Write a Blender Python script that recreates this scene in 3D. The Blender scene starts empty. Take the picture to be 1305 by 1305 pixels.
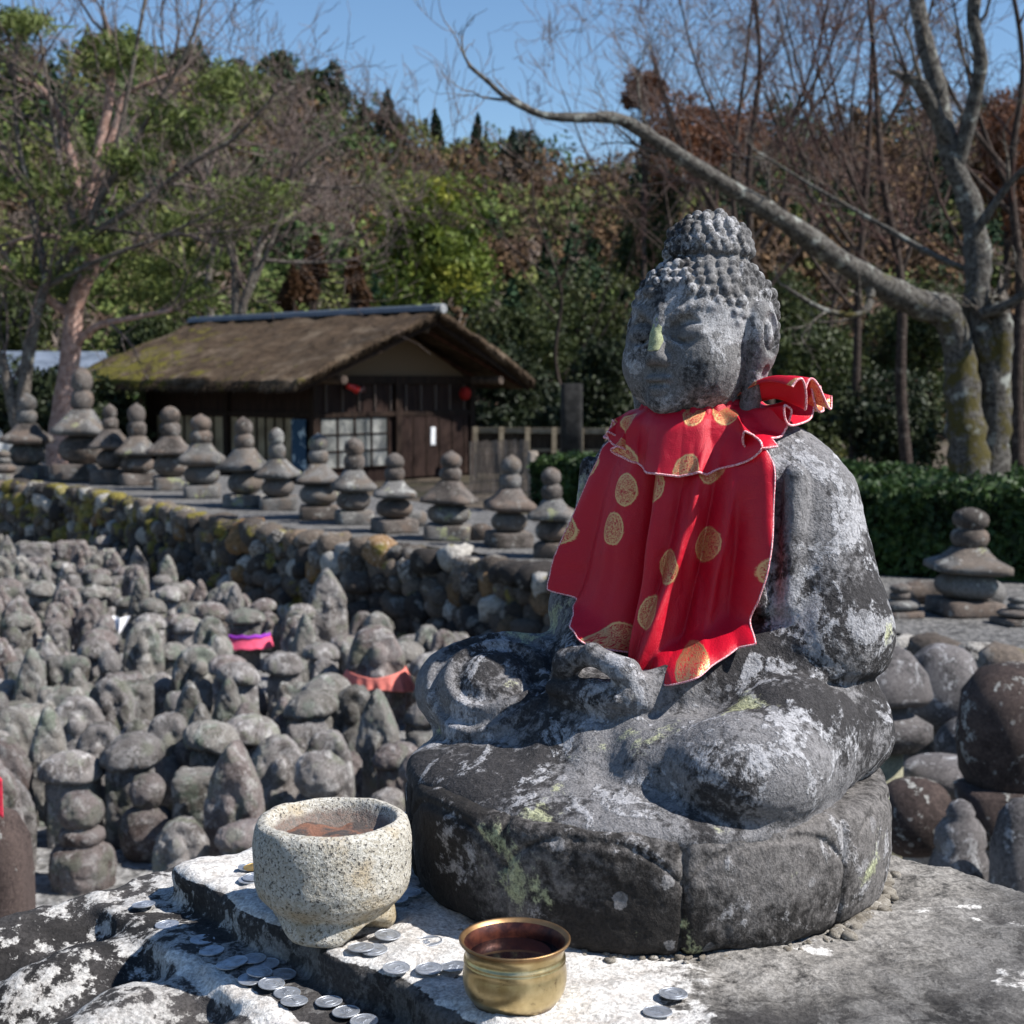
import bpy, math, random, os
import numpy as np
from mathutils import Vector, Matrix
SKIP = os.environ.get('SCN_SKIP', '').split(',')
R = math.radians
random.seed(7)
rng = np.random.default_rng(7)
sc = bpy.context.scene

# ------------------------------------------------------------------ camera, sky, sun, exposure
CZ = 1.75                    # eye height above the graveyard floor
F = 1840.0                   # focal length in pixels of a 1305 px picture
PITCH = math.atan(162.5 / F)
cam_d = bpy.data.cameras.new('camera')
cam = bpy.data.objects.new('camera', cam_d)
sc.collection.objects.link(cam)
sc.camera = cam
cam.location = (0, 0, CZ)
cam.rotation_euler = (math.pi / 2 - PITCH, 0, 0)
cam_d.sensor_width = 36
cam_d.lens = 36 * F / 1305
cam_d.clip_start = 0.05
cam_d.clip_end = 2000
cam_d.dof.use_dof = True
cam_d.dof.focus_distance = 1.22
cam_d.dof.aperture_fstop = 15
SUN_AZ, SUN_EL = R(-16), R(47)       # azimuth from +X towards +Y
sd = Vector((math.cos(SUN_EL) * math.cos(SUN_AZ), math.cos(SUN_EL) * math.sin(SUN_AZ), math.sin(SUN_EL)))
w = bpy.data.worlds.new('World')
sc.world = w
w.use_nodes = True
nt = w.node_tree
sky = nt.nodes.new('ShaderNodeTexSky')
sky.sky_type = 'NISHITA'
sky.sun_disc = False
sky.sun_elevation = SUN_EL
sky.sun_rotation = math.pi / 2 - SUN_AZ
sky.air_density = 1.0
sky.dust_density = 0.1
sky.ozone_density = 3.5
bg = nt.nodes['Background']
bg.inputs['Strength'].default_value = 0.07
hsv = nt.nodes.new('ShaderNodeHueSaturation')
hsv.inputs['Saturation'].default_value = 1.08
hsv.inputs['Value'].default_value = 1.22
nt.links.new(sky.outputs[0], hsv.inputs['Color'])
nt.links.new(hsv.outputs[0], bg.inputs['Color'])
sl = bpy.data.lights.new('sun', 'SUN')
sl.energy = 5.0
sl.angle = R(0.5)
sl.color = (1.0, 0.955, 0.9)
so = bpy.data.objects.new('sun', sl)
sc.collection.objects.link(so)
so.rotation_euler = sd.to_track_quat('Z', 'Y').to_euler()
sc.view_settings.view_transform = 'Standard'
sc.view_settings.look = 'None'
sc.view_settings.gamma = 1
sc.view_settings.exposure = 0.74
sc.cycles.max_bounces = 6
sc.cycles.transparent_max_bounces = 8

# ------------------------------------------------------------------ helpers
COL = sc.collection

def ray(px, py):
    u = (px - 652.5) / F
    v = (652.5 - py) / F
    c, s = math.cos(PITCH), math.sin(PITCH)
    return Vector((u, c + v * s, -s + v * c))

def at(px, py, D):
    d = ray(px, py)
    return Vector((0, 0, CZ)) + d * (D / d.y)

def on(px, py, z):
    d = ray(px, py)
    return Vector((0, 0, CZ)) + d * ((z - CZ) / d.z)

def tag(o, label=None, cat=None, group=None, kind=None):
    if label: o['label'] = label
    if cat: o['category'] = cat
    if group: o['group'] = group
    if kind: o['kind'] = kind
    return o

def empty(name, loc=(0, 0, 0), rz=0):
    o = bpy.data.objects.new(name, None)
    COL.objects.link(o)
    o.location = loc
    o.rotation_euler = (0, 0, rz)
    o.empty_display_size = 0.1
    return o

def mesh_np(name, V, Fq, mat=None, smooth=True, parent=None, k=None, link=True):
    """mesh object out of numpy arrays; Fq an (n,k) array or a list of such arrays"""
    V = np.asarray(V, dtype=np.float32)
    if not isinstance(Fq, list): Fq = [np.asarray(Fq)]
    Fq = [np.asarray(f, dtype=np.int32) for f in Fq if len(f)]
    me = bpy.data.meshes.new(name)
    me.vertices.add(len(V))
    me.vertices.foreach_set('co', V.ravel())
    nl = sum(f.size for f in Fq)
    npoly = sum(len(f) for f in Fq)
    me.loops.add(nl)
    me.loops.foreach_set('vertex_index', np.concatenate([f.ravel() for f in Fq]))
    me.polygons.add(npoly)
    st, c = [], 0
    for f in Fq:
        st.append(np.arange(len(f), dtype=np.int32) * f.shape[1] + c)
        c += f.size
    me.polygons.foreach_set('loop_start', np.concatenate(st))
    me.update(calc_edges=True)
    me.polygons.foreach_set('use_smooth', np.full(npoly, smooth))
    if mat is not None: me.materials.append(mat)
    o = bpy.data.objects.new(name, me)
    if link: COL.objects.link(o)
    if parent: o.parent = parent
    return o

def copy_tree(o, parent=None):
    c = o.copy()
    COL.objects.link(c)
    if parent is not None: c.parent = parent
    for ch in o.children: copy_tree(ch, c)
    return c

def blob(nlat=9, nlon=14, seed=0, amp=.16, sq=2.6, ax=(1, 1, 1)):
    """one irregular boulder, unit size"""
    V = [(0, 0, -1)]
    for i in range(1, nlat):
        th = math.pi * i / nlat - math.pi / 2
        for j in range(nlon):
            a = 2 * math.pi * j / nlon
            V.append((math.cos(th) * math.cos(a), math.cos(th) * math.sin(a), math.sin(th)))
    V.append((0, 0, 1)); V = np.array(V)
    V = V / ((np.abs(V) ** sq).sum(1) ** (1 / sq))[:, None]
    V = V * (1 + amp * fbm(V, 1.3, 3, seed)[:, None]) * np.array(ax)
    F3, F4 = [], []
    for j in range(nlon):
        k = (j + 1) % nlon
        F3.append((0, 1 + k, 1 + j)); F3.append((len(V) - 1, 1 + (nlat-2) * nlon + j, 1 + (nlat-2) * nlon + k))
        for i in range(nlat - 2):
            a = 1 + i * nlon
            F4.append((a + j, a + k, a + nlon + k, a + nlon + j))
    return V, np.array(F3), np.array(F4)

def rubble(name, items, mat, parent=None, seed0=0, nl=(9, 14), tones=None):
    """many boulders of one wall as one mesh, each with its own tone in the colour attribute"""
    Vs, T3, T4, TN = [], [], [], []; n = 0
    rr = np.random.default_rng(seed0 + 5)
    for k, (c, ax, rz, tilt) in enumerate(items):
        V, a3, a4 = blob(nl[0], nl[1], seed0 + k % 60, .17, 2.3 + 1.6 * rr.random())
        V = V * np.array(ax)
        M = np.array(Matrix.Rotation(rz, 3, 'Z') @ Matrix.Rotation(tilt, 3, 'Y'))
        V = V @ M.T + np.array(c)
        Vs.append(V); T3.append(a3 + n); T4.append(a4 + n); n += len(V)
        TN.append(np.tile(rr.random(3), (len(V), 1)))
    o = mesh_np(name, np.concatenate(Vs), [np.concatenate(T3), np.concatenate(T4)], mat, True, parent)
    at_ = o.data.color_attributes.new('tone', 'FLOAT_COLOR', 'POINT')
    TN = np.concatenate(TN); at_.data.foreach_set('color', np.concatenate([TN, np.ones((len(TN), 1))], 1).astype(np.float32).ravel())
    return o

class MB:
    """collects simple solids into one mesh"""
    def __init__(s): s.v = []; s.f = {}; s.n = 0
    def add(s, V, F_):
        V = np.asarray(V, dtype=float)
        for f in F_: s.f.setdefault(len(f), []).append([i + s.n for i in f])
        s.v.append(V); s.n += len(V)
    def box(s, c, size, rz=0, M=None, jitter=0):
        x, y, z = [q / 2 for q in size]
        V = np.array([[-x,-y,-z],[x,-y,-z],[x,y,-z],[-x,y,-z],[-x,-y,z],[x,-y,z],[x,y,z],[-x,y,z]])
        if jitter: V = V + (np.random.default_rng(s.n).random((8, 3)) - .5) * jitter
        if M is not None: V = V @ np.array(M.to_3x3()).T
        if rz:
            a, b = math.cos(rz), math.sin(rz)
            V = V @ np.array([[a, -b, 0], [b, a, 0], [0, 0, 1]]).T
        s.add(V + np.array(c), [(0,3,2,1),(4,5,6,7),(0,1,5,4),(1,2,6,5),(2,3,7,6),(3,0,4,7)])
    def hexa(s, P):
        s.add(P, [(0,3,2,1),(4,5,6,7),(0,1,5,4),(1,2,6,5),(2,3,7,6),(3,0,4,7)])
    def bar(s, a, b, w_, h_):
        a = Vector(a); b = Vector(b); d = (b - a)
        q = d.to_track_quat('Y', 'Z').to_matrix()
        s.box((a + b) / 2, (w_, d.length, h_), M=q.to_4x4())
    def tube(s, P, rad, n=6, cap=True):
        P = np.asarray(P, dtype=float); rad = np.asarray(rad, dtype=float) * np.ones(len(P))
        T = np.gradient(P, axis=0); T /= np.linalg.norm(T, axis=1)[:, None] + 1e-9
        up = np.array([0.13, 0.31, 0.94])
        A = np.cross(T, up); A /= np.linalg.norm(A, axis=1)[:, None] + 1e-9
        B = np.cross(T, A)
        an = np.arange(n) / n * 2 * np.pi
        V = P[:, None, :] + rad[:, None, None] * (np.cos(an)[None, :, None] * A[:, None, :] + np.sin(an)[None, :, None] * B[:, None, :])
        V = V.reshape(-1, 3)
        F_ = []
        for i in range(len(P) - 1):
            for j in range(n):
                k = (j + 1) % n
                F_.append((i*n+j, i*n+k, (i+1)*n+k, (i+1)*n+j))
        if cap:
            F_.append(tuple(range(n))); F_.append(tuple(reversed(range((len(P)-1)*n, len(P)*n))))
        s.add(V, F_)
    def lathe(s, prof, n=32, c=(0, 0, 0)):
        V = []; F_ = []
        for r_, z in prof:
            for j in range(n):
                a = 2 * math.pi * j / n
                V.append((c[0] + r_ * math.cos(a), c[1] + r_ * math.sin(a), c[2] + z))
        for i in range(len(prof) - 1):
            for j in range(n):
                k = (j + 1) % n
                F_.append((i*n+j, i*n+k, (i+1)*n+k, (i+1)*n+j))
        s.add(V, F_)
    def build(s, name, mat, parent=None, smooth=False):
        return mesh_np(name, np.concatenate(s.v), [np.array(q) for q in s.f.values()], mat, smooth, parent)

def bevel(o, w_=0.01, seg=2):
    m = o.modifiers.new('bevel', 'BEVEL'); m.width = w_; m.segments = seg; m.limit_method = 'ANGLE'
    return o

# numpy value noise
def _hash(ix, iy, iz, seed):
    with np.errstate(over='ignore'):
        h = (ix.astype(np.uint32) * np.uint32(374761393) + iy.astype(np.uint32) * np.uint32(668265263)
             + iz.astype(np.uint32) * np.uint32(2147483647) + np.uint32((seed * 974634777) & 0xffffffff))
        h = (h ^ (h >> np.uint32(13))) * np.uint32(1274126177)
        h = h ^ (h >> np.uint32(16))
        h = h * np.uint32(2246822519)
        h = h ^ (h >> np.uint32(15))
    return h.astype(np.float32) / np.float32(4294967295.0)

def vnoise(P, scale, seed=0):
    Q = np.asarray(P, dtype=np.float64) * scale
    I = np.floor(Q).astype(np.int64); f = (Q - I).astype(np.float32); f = f * f * (3 - 2 * f)
    I = I.astype(np.int64) & 0xffffffff
    x, y, z = I[:, 0], I[:, 1], I[:, 2]
    r_ = 0
    for dx in (0, 1):
        wx = f[:, 0] if dx else 1 - f[:, 0]
        for dy in (0, 1):
            wy = f[:, 1] if dy else 1 - f[:, 1]
            for dz in (0, 1):
                wz = f[:, 2] if dz else 1 - f[:, 2]
                r_ = r_ + wx * wy * wz * _hash((x + dx) & 0xffffffff, (y + dy) & 0xffffffff, (z + dz) & 0xffffffff, seed)
    return r_ * 2 - 1

def fbm(P, scale, oct=3, seed=0, gain=.5):
    r_, a = 0, 1.0
    for i in range(oct):
        r_ = r_ + a * vnoise(P, scale * 2 ** i, seed + i * 17); a *= gain
    return r_

def rough(o, amp, scale, oct=3, seed=0, gain=.5, fn=None):
    """push the vertices of a mesh along their normals by noise"""
    me = o.data; n = len(me.vertices)
    V = np.empty(n * 3, np.float32); me.vertices.foreach_get('co', V); V = V.reshape(-1, 3)
    N = np.empty(n * 3, np.float32); me.vertex_normals.foreach_get('vector', N); N = N.reshape(-1, 3)
    d = fbm(V, scale, oct, seed, gain) * amp
    if fn is not None: d = d + fn(V, N)
    V = V + N * d[:, None]
    me.vertices.foreach_set('co', V.astype(np.float32).ravel()); me.update()
    return o

# signed distance modelling
def grid(lo, hi, h):
    ax = [np.arange(lo[i], hi[i] + h, h, dtype=np.float32) for i in range(3)]
    return ax[0][:, None, None], ax[1][None, :, None], ax[2][None, None, :]

def smin(a, b, k):
    h = np.maximum(k - np.abs(a - b), 0) / k
    return np.minimum(a, b) - h * h * k * .25

def smax(a, b, k): return -smin(-a, -b, k)

def ell(X, Y, Z, c, r_, rot=None):
    x, y, z = X - c[0], Y - c[1], Z - c[2]
    if rot is not None:
        M = rot
        x, y, z = (M[0][0]*x + M[1][0]*y + M[2][0]*z, M[0][1]*x + M[1][1]*y + M[2][1]*z, M[0][2]*x + M[1][2]*y + M[2][2]*z)
    k0 = np.sqrt((x / r_[0])**2 + (y / r_[1])**2 + (z / r_[2])**2) + 1e-6
    k1 = np.sqrt((x / r_[0]**2)**2 + (y / r_[1]**2)**2 + (z / r_[2]**2)**2) + 1e-6
    return k0 * (k0 - 1) / k1

def cap(X, Y, Z, a, b, ra, rb):
    a = np.array(a, dtype=np.float32); b = np.array(b, dtype=np.float32); d = b - a
    L = float(d @ d) + 1e-12
    t = np.clip(((X - a[0]) * d[0] + (Y - a[1]) * d[1] + (Z - a[2]) * d[2]) / L, 0, 1)
    return np.sqrt((X - a[0] - t * d[0])**2 + (Y - a[1] - t * d[1])**2 + (Z - a[2] - t * d[2])**2) - (ra + (rb - ra) * t)

def rbox(X, Y, Z, c, hs, r_, rz=0):
    x, y, z = X - c[0], Y - c[1], Z - c[2]
    if rz:
        a, b = math.cos(rz), math.sin(rz)
        x, y = a * x + b * y, -b * x + a * y
    qx, qy, qz = np.abs(x) - hs[0] + r_, np.abs(y) - hs[1] + r_, np.abs(z) - hs[2] + r_
    return np.sqrt(np.maximum(qx, 0)**2 + np.maximum(qy, 0)**2 + np.maximum(qz, 0)**2) + np.minimum(np.maximum(np.maximum(qx, qy), qz), 0) - r_

def surf_nets(D, lo, h):
    s = D < 0
    nx, ny, nz = D.shape
    cnt = np.zeros((nx-1, ny-1, nz-1), np.int8)
    offs = [(a, b, c) for a in (0, 1) for b in (0, 1) for c in (0, 1)]
    for a, b, c in offs: cnt += s[a:nx-1+a, b:ny-1+b, c:nz-1+c]
    I, J, K = np.nonzero((cnt > 0) & (cnt < 8))
    idx = np.full(cnt.shape, -1, np.int64); idx[I, J, K] = np.arange(len(I))
    val = {o: D[I + o[0], J + o[1], K + o[2]] for o in offs}
    P = np.zeros((len(I), 3)); n = np.zeros(len(I))
    for o in offs:
        for ax in range(3):
            if o[ax]: continue
            q = list(o); q[ax] = 1; q = tuple(q)
            da, db = val[o], val[q]
            m = (da < 0) != (db < 0)
            t = np.where(m, da / (da - db + 1e-20), 0)
            for k in range(3): P[:, k] += np.where(m, o[k] + (t if k == ax else 0), 0)
            n += m
    V = (P / n[:, None] + np.stack([I, J, K], 1)) * h + np.array(lo)
    Q = []
    for ax in range(3):
        sl0 = [slice(None)] * 3; sl1 = [slice(None)] * 3
        sl0[ax] = slice(0, -1); sl1[ax] = slice(1, None)
        A, B = s[tuple(sl0)], s[tuple(sl1)]
        i = np.stack(np.nonzero(A != B), 1)
        b, c = (ax + 1) % 3, (ax + 2) % 3
        ok = (i[:, b] > 0) & (i[:, c] > 0)
        for k in range(3): ok &= i[:, k] < cnt.shape[k]
        i = i[ok]
        fl = A[i[:, 0], i[:, 1], i[:, 2]]
        def cell(db, dc):
            j = i.copy(); j[:, b] -= db; j[:, c] -= dc
            return idx[j[:, 0], j[:, 1], j[:, 2]]
        q = np.stack([cell(1, 1), cell(0, 1), cell(0, 0), cell(1, 0)], 1)
        q[~fl] = q[~fl][:, ::-1]
        Q.append(q)
    return V, np.concatenate(Q)

def sdf_obj(name, fn, lo, hi, h, mat=None, parent=None, link=True):
    X, Y, Z = grid(lo, hi, h)
    D = fn(X, Y, Z) + np.zeros((X.shape[0], Y.shape[1], Z.shape[2]), np.float32)
    D[[0, -1]] = 1; D[:, [0, -1]] = 1; D[:, :, [0, -1]] = 1
    V, Q = surf_nets(D, lo, h)
    return mesh_np(name, V, Q, mat, True, parent, link=link)

# ------------------------------------------------------------------ materials
class NT:
    def __init__(s, name):
        s.m = bpy.data.materials.new(name); s.m.use_nodes = True; s.t = s.m.node_tree
        s.b = s.t.nodes['Principled BSDF']
    def n(s, typ, **kw):
        x = s.t.nodes.new(typ)
        for k, v in kw.items(): setattr(x, k, v)
        return x
    def set(s, inp, v):
        if hasattr(v, 'is_linked') or isinstance(v, bpy.types.NodeSocket): s.t.links.new(v, inp)
        else:
            if isinstance(v, (tuple, list)) and len(v) == 3 and inp.type == 'RGBA': v = (*v, 1)
            inp.default_value = v
    def math(s, op, a, b=0, c=None, clamp=False):
        x = s.n('ShaderNodeMath', operation=op); x.use_clamp = clamp
        s.set(x.inputs[0], a); s.set(x.inputs[1], b)
        if c is not None: s.set(x.inputs[2], c)
        return x.outputs[0]
    def coord(s, vary=False):
        tc = s.n('ShaderNodeTexCoord').outputs['Object']
        if not vary: return tc
        oi = s.n('ShaderNodeObjectInfo').outputs['Random']
        v = s.n('ShaderNodeVectorMath', operation='MULTIPLY_ADD')
        s.t.links.new(oi, v.inputs[0]); v.inputs[1].default_value = (31, 17, 23); s.t.links.new(tc, v.inputs[2])
        return v.outputs[0]
    def noise(s, co, scale, detail=4, rough_=.55, dist=0):
        x = s.n('ShaderNodeTexNoise'); s.set(x.inputs['Vector'], co)
        x.inputs['Scale'].default_value = scale; x.inputs['Detail'].default_value = detail
        x.inputs['Roughness'].default_value = rough_; x.inputs['Distortion'].default_value = dist
        return x.outputs['Fac']
    def vor(s, co, scale, feature='F1', rnd=1, out='Distance', dims='3D'):
        x = s.n('ShaderNodeTexVoronoi'); x.feature = feature; x.voronoi_dimensions = dims
        s.set(x.inputs['Vector'], co); x.inputs['Scale'].default_value = scale
        x.inputs['Randomness'].default_value = rnd
        return x.outputs[out]
    def ramp(s, f, lo, hi):
        x = s.n('ShaderNodeMapRange'); x.interpolation_type = 'SMOOTHSTEP'
        s.set(x.inputs[0], f); x.inputs[1].default_value = lo; x.inputs[2].default_value = hi
        return x.outputs[0]
    def mix(s, f, a, b):
        x = s.n('ShaderNodeMix', data_type='RGBA')
        s.set(x.inputs[0], f); s.set(x.inputs[6], a); s.set(x.inputs[7], b)
        return x.outputs[2]
    def bump(s, h, strength=.5, dist=.01, prev=None):
        x = s.n('ShaderNodeBump'); s.set(x.inputs['Height'], h)
        x.inputs['Strength'].default_value = strength; x.inputs['Distance'].default_value = dist
        if prev is not None: s.t.links.new(prev, x.inputs['Normal'])
        return x.outputs[0]
    def out(s, col=None, rough_=None, normal=None, **kw):
        if col is not None: s.set(s.b.inputs['Base Color'], col)
        if rough_ is not None: s.set(s.b.inputs['Roughness'], rough_)
        if normal is not None: s.set(s.b.inputs['Normal'], normal)
        for k, v in kw.items(): s.set(s.b.inputs[k.replace('_', ' ')], v)
        return s.m

def stone(name, dark=(.022,.021,.021), mid=(.12,.115,.115), light=(.36,.36,.37), size=.1, dark_at=(.42,.62), light_at=(.56,.62),
          yellow=None, moss=None, brown=None, vary=False, bump=.6, bd=None, speck=1.0, tone=False, bias=None):
    """weathered lichen-covered stone; size = size of the larger patches in metres"""
    n = NT(name); co = n.coord(vary); k = 1.0 / size
    bd = bd or size * .05
    a = n.noise(co, k * .55, 6, .62, .4)
    b = n.noise(co, k * 1.3, 7, .68, .6)
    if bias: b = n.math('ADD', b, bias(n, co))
    c = n.noise(co, k * 11, 5, .7)
    g = n.noise(co, k * 34, 3, .7)
    base = n.mix(n.ramp(n.math('ADD', n.math('MULTIPLY', a, .75), n.math('MULTIPLY', c, .3)), *dark_at), dark, mid)
    if brown is not None:
        base = n.mix(n.ramp(n.noise(co, k * .8, 4, .6, .3), .48, .62), base, brown)
    lm = n.ramp(n.math('ADD', n.math('MULTIPLY', b, .80), n.math('ADD', n.math('MULTIPLY', c, .16), n.math('MULTIPLY', g, .05))), *light_at)
    vv = n.n('ShaderNodeVectorMath', operation='ADD'); n.set(vv.inputs[0], co); n.set(vv.inputs[1], n.math('MULTIPLY', c, size * .10))
    ros = n.math('MULTIPLY', n.ramp(n.vor(vv.outputs[0], k * 2.6), .20, .17), n.ramp(n.noise(co, k * .9, 2), .50, .56))
    lm = n.math('MAXIMUM', lm, n.math('MULTIPLY', ros, .6))
    base = n.mix(n.math('MULTIPLY', lm, n.math('MULTIPLY_ADD', c, .5, .55)), base, light)
    if yellow is not None:
        y = n.ramp(n.math('ADD', n.noise(co, k * .95, 5, .6, .2), n.math('ADD', n.math('MULTIPLY', c, .16), n.math('MULTIPLY', g, .08))), .73, .79)
        base = n.mix(n.math('MULTIPLY', y, .8), base, yellow)
    if moss is not None:
        geo = n.n('ShaderNodeNewGeometry').outputs['Normal']
        y = n.ramp(n.math('ADD', n.noise(co, k * .7, 5, .6, .2), n.math('MULTIPLY', c, .1)), .56, .68)
        base = n.mix(n.math('MULTIPLY', y, .4), base, moss)
    sp = n.ramp(n.math('ADD', n.math('MULTIPLY', g, .6), n.math('MULTIPLY', c, .4)), .3, .7)
    v = n.math('MULTIPLY_ADD', sp, .9 * speck, 1 - .45 * speck)
    if tone:
        v = n.math('MULTIPLY', v, n.math('MULTIPLY_ADD', n.n('ShaderNodeObjectInfo').outputs['Random'], .6, .7))
    hs = n.n('ShaderNodeHueSaturation'); n.set(hs.inputs['Color'], base); n.set(hs.inputs['Value'], v)
    h = n.math('ADD', n.math('MULTIPLY', c, .6), n.math('ADD', n.math('MULTIPLY', g, .35), n.math('MULTIPLY', lm, .25)))
    nb = n.bump(h, bump, bd)
    return n.out(hs.outputs[0], .88, nb, Specular_IOR_Level=.25)
# ------------------------------------------------------------------ the seated stone figure
PED = CZ - 0.42              # top of the pedestal slab
def arm_sun_bias(n, co):
    # extra pale lichen paints sunlight onto outer left sleeve and shoulder, less over lap
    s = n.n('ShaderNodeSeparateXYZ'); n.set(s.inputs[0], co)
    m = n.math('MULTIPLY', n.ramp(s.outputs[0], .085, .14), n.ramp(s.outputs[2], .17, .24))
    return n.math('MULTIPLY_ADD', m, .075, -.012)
M_stat = stone('statue_stone', (.036,.034,.035), (.170,.166,.170), (.33,.33,.345), .075, (.48,.565), (.525,.57), (.36,.37,.22), bd=.0035, bump=1.0, speck=1.1, bias=arm_sun_bias)
M_hd = stone('head_stone', (.030,.029,.030), (.150,.147,.147), (.34,.34,.35), .05, (.43,.54), (.50,.57), None, bd=.0022, bump=.8, speck=1.1)
M_seat = stone('seat_stone', (.020,.018,.017), (.120,.112,.108), (.27,.265,.27), .09, (.49,.63), (.55,.60), (.34,.36,.21), bd=.003, bump=.9, speck=1.15)
TH = R(-40)
TPOS = (.168, 1.291, PED)

def body_sdf(X, Y, Z, hands=True, legs=True):
    k = .025
    d = ell(X, Y, Z, (.008, .012, .265), (.110, .078, .125))
    d = smin(d, ell(X, Y, Z, (0, -.004, .18), (.12, .085, .08)), .03)
    d = smin(d, cap(X, Y, Z, (-.068, .012, .338), (.078, .012, .340), .046, .046), .04)
    d = smin(d, cap(X, Y, Z, (0, .005, .34), (0, .0, .42), .05, .043), .03)
    d = smin(d, ell(X, Y, Z, (0, .06, .24), (.12, .05, .14)), .04)
    X0 = X
    for s in (-1, 1):
        X = X0 * 1.22 if s < 0 else X0          # his right arm is held closer to the body
        d = smin(d, cap(X, Y, Z, (s*.112, .010, .318), (s*.146, -.004, .215), .045, .050), .025)
        # hanging sleeve swelling over the elbow
        d = smin(d, ell(X, Y, Z, (s*.146, .0, .208), (.045, .054, .046)), .02)
        d = smin(d, cap(X, Y, Z, (s*.142, -.012, .195), (s*.062, -.112, .172), .040, .027), .022)
        # folds of the robe down the upper arm
        d = smin(d, cap(X, Y, Z, (s*.085, -.035, .36), (s*.105, -.062, .24), .012, .010), .014)
        d = smin(d, cap(X, Y, Z, (s*.125, -.040, .345), (s*.128, -.052, .24), .010, .009), .012)
    X = X0
    if legs:
        g = ell(X, Y, Z, (0, -.075, .115), (.185, .125, .055))
        g = smin(g, ell(X, Y, Z, (.0, -.138, .087), (.202, .156, .031)), .03)
        # robe apron running down to the rim
        g = smin(g, ell(X, Y, Z, (-.062, -.150, .088), (.132, .120, .028)), .02)
        for s in (-1, 1):
            g = smin(g, cap(X, Y, Z, (s*.06, -.0, .14), (s*.15, -.10, .135), .056, .050), .03)
            g = smin(g, cap(X, Y, Z, (s*.155, .0, .13), (s*.155, -.08, .14), .045, .04), .03)
        # his right knee: high round roll
        g = smin(g, ell(X, Y, Z, (-.172, -.120, .140), (.066, .064, .046)), .018)
        g = smin(g, cap(X, Y, Z, (-.13, -.165, .118), (-.02, -.155, .125), .034, .026), .02)
        # his left knee: lower and bulging forward
        g = smin(g, ell(X, Y, Z, (.150, -.150, .125), (.066, .070, .045)), .012)
        g = smin(g, ell(X, Y, Z, (.085, -.165, .118), (.045, .045, .034)), .018)
        # swirling folds on the right knee
        rr = np.maximum(np.sqrt((X + .128)**2 + (Y + .150)**2 + (Z - .162)**2 * 1.4), .0235)
        fall = np.clip(1 - rr / .10, 0, 1)
        g = g - .0028 * np.cos(rr * 2 * np.pi / .0235) * np.minimum(fall * 3, 1)
        # pleats running over the left thigh and along the shin
        ph = (X * .55 - Y * .75 + Z * .6)
        m2 = np.exp(-(((X - .15) / .07)**2 + ((Y + .03) / .08)**2 + ((Z - .16) / .05)**2))
        g = g + .003 * np.sin(ph * 2 * np.pi / .028) * m2
        m3 = np.exp(-(((X - .02) / .10)**2 + ((Y + .19) / .06)**2)) * (Z > .06)
        g = g + .0016 * np.sin((X * .8 + Y * .5) * 2 * np.pi / .04) * m3
        d = smin(d, g, .014)
        # groove where sleeve meets thigh
        d = d + .004 * np.exp(-((np.sqrt((X - .14)**2 + (Y + .01)**2) - .05) / .02)**2 - ((Z - .178) / .006)**2)
    if hands:
        p = ell(X, Y, Z, (0, -.145, .163), (.058, .036, .018))
        for s in (-1, 1):
            p = smin(p, cap(X, Y, Z, (s*.062, -.112, .172), (s*.040, -.148, .170), .024, .017), .012)
            # thumb: rises from the palm edge, bends, and meets the other one
            p = smin(p, cap(X, Y, Z, (s*.043, -.153, .170), (s*.032, -.165, .186), .0120, .0108), .007)
            p = smin(p, cap(X, Y, Z, (s*.034, -.165, .189), (s*.002, -.169, .199), .0108, .0092), .006)
        # four fingers of the upper hand laid across the lower one, and those below it
        for q in range(4):
            y = -.130 - q * .0125; L = (.030, .036, .034, .026)[q]
            p = smin(p, cap(X, Y, Z, (.036, y, .170), (.0, y - .002, .172), .0075, .007), .004)
            p = smin(p, cap(X, Y, Z, (.0, y - .002, .172), (-L, y + .002, .168), .007, .0058), .004)
        for q in range(3):
            z = .167 - q * .0105
            p = smin(p, cap(X, Y, Z, (-.042, -.172 + q * .004, z), (.030 - q * .006, -.174 + q * .004, z - .001), .0066, .0056), .0035)
        d = smin(d, p, .006)
    return d

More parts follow.
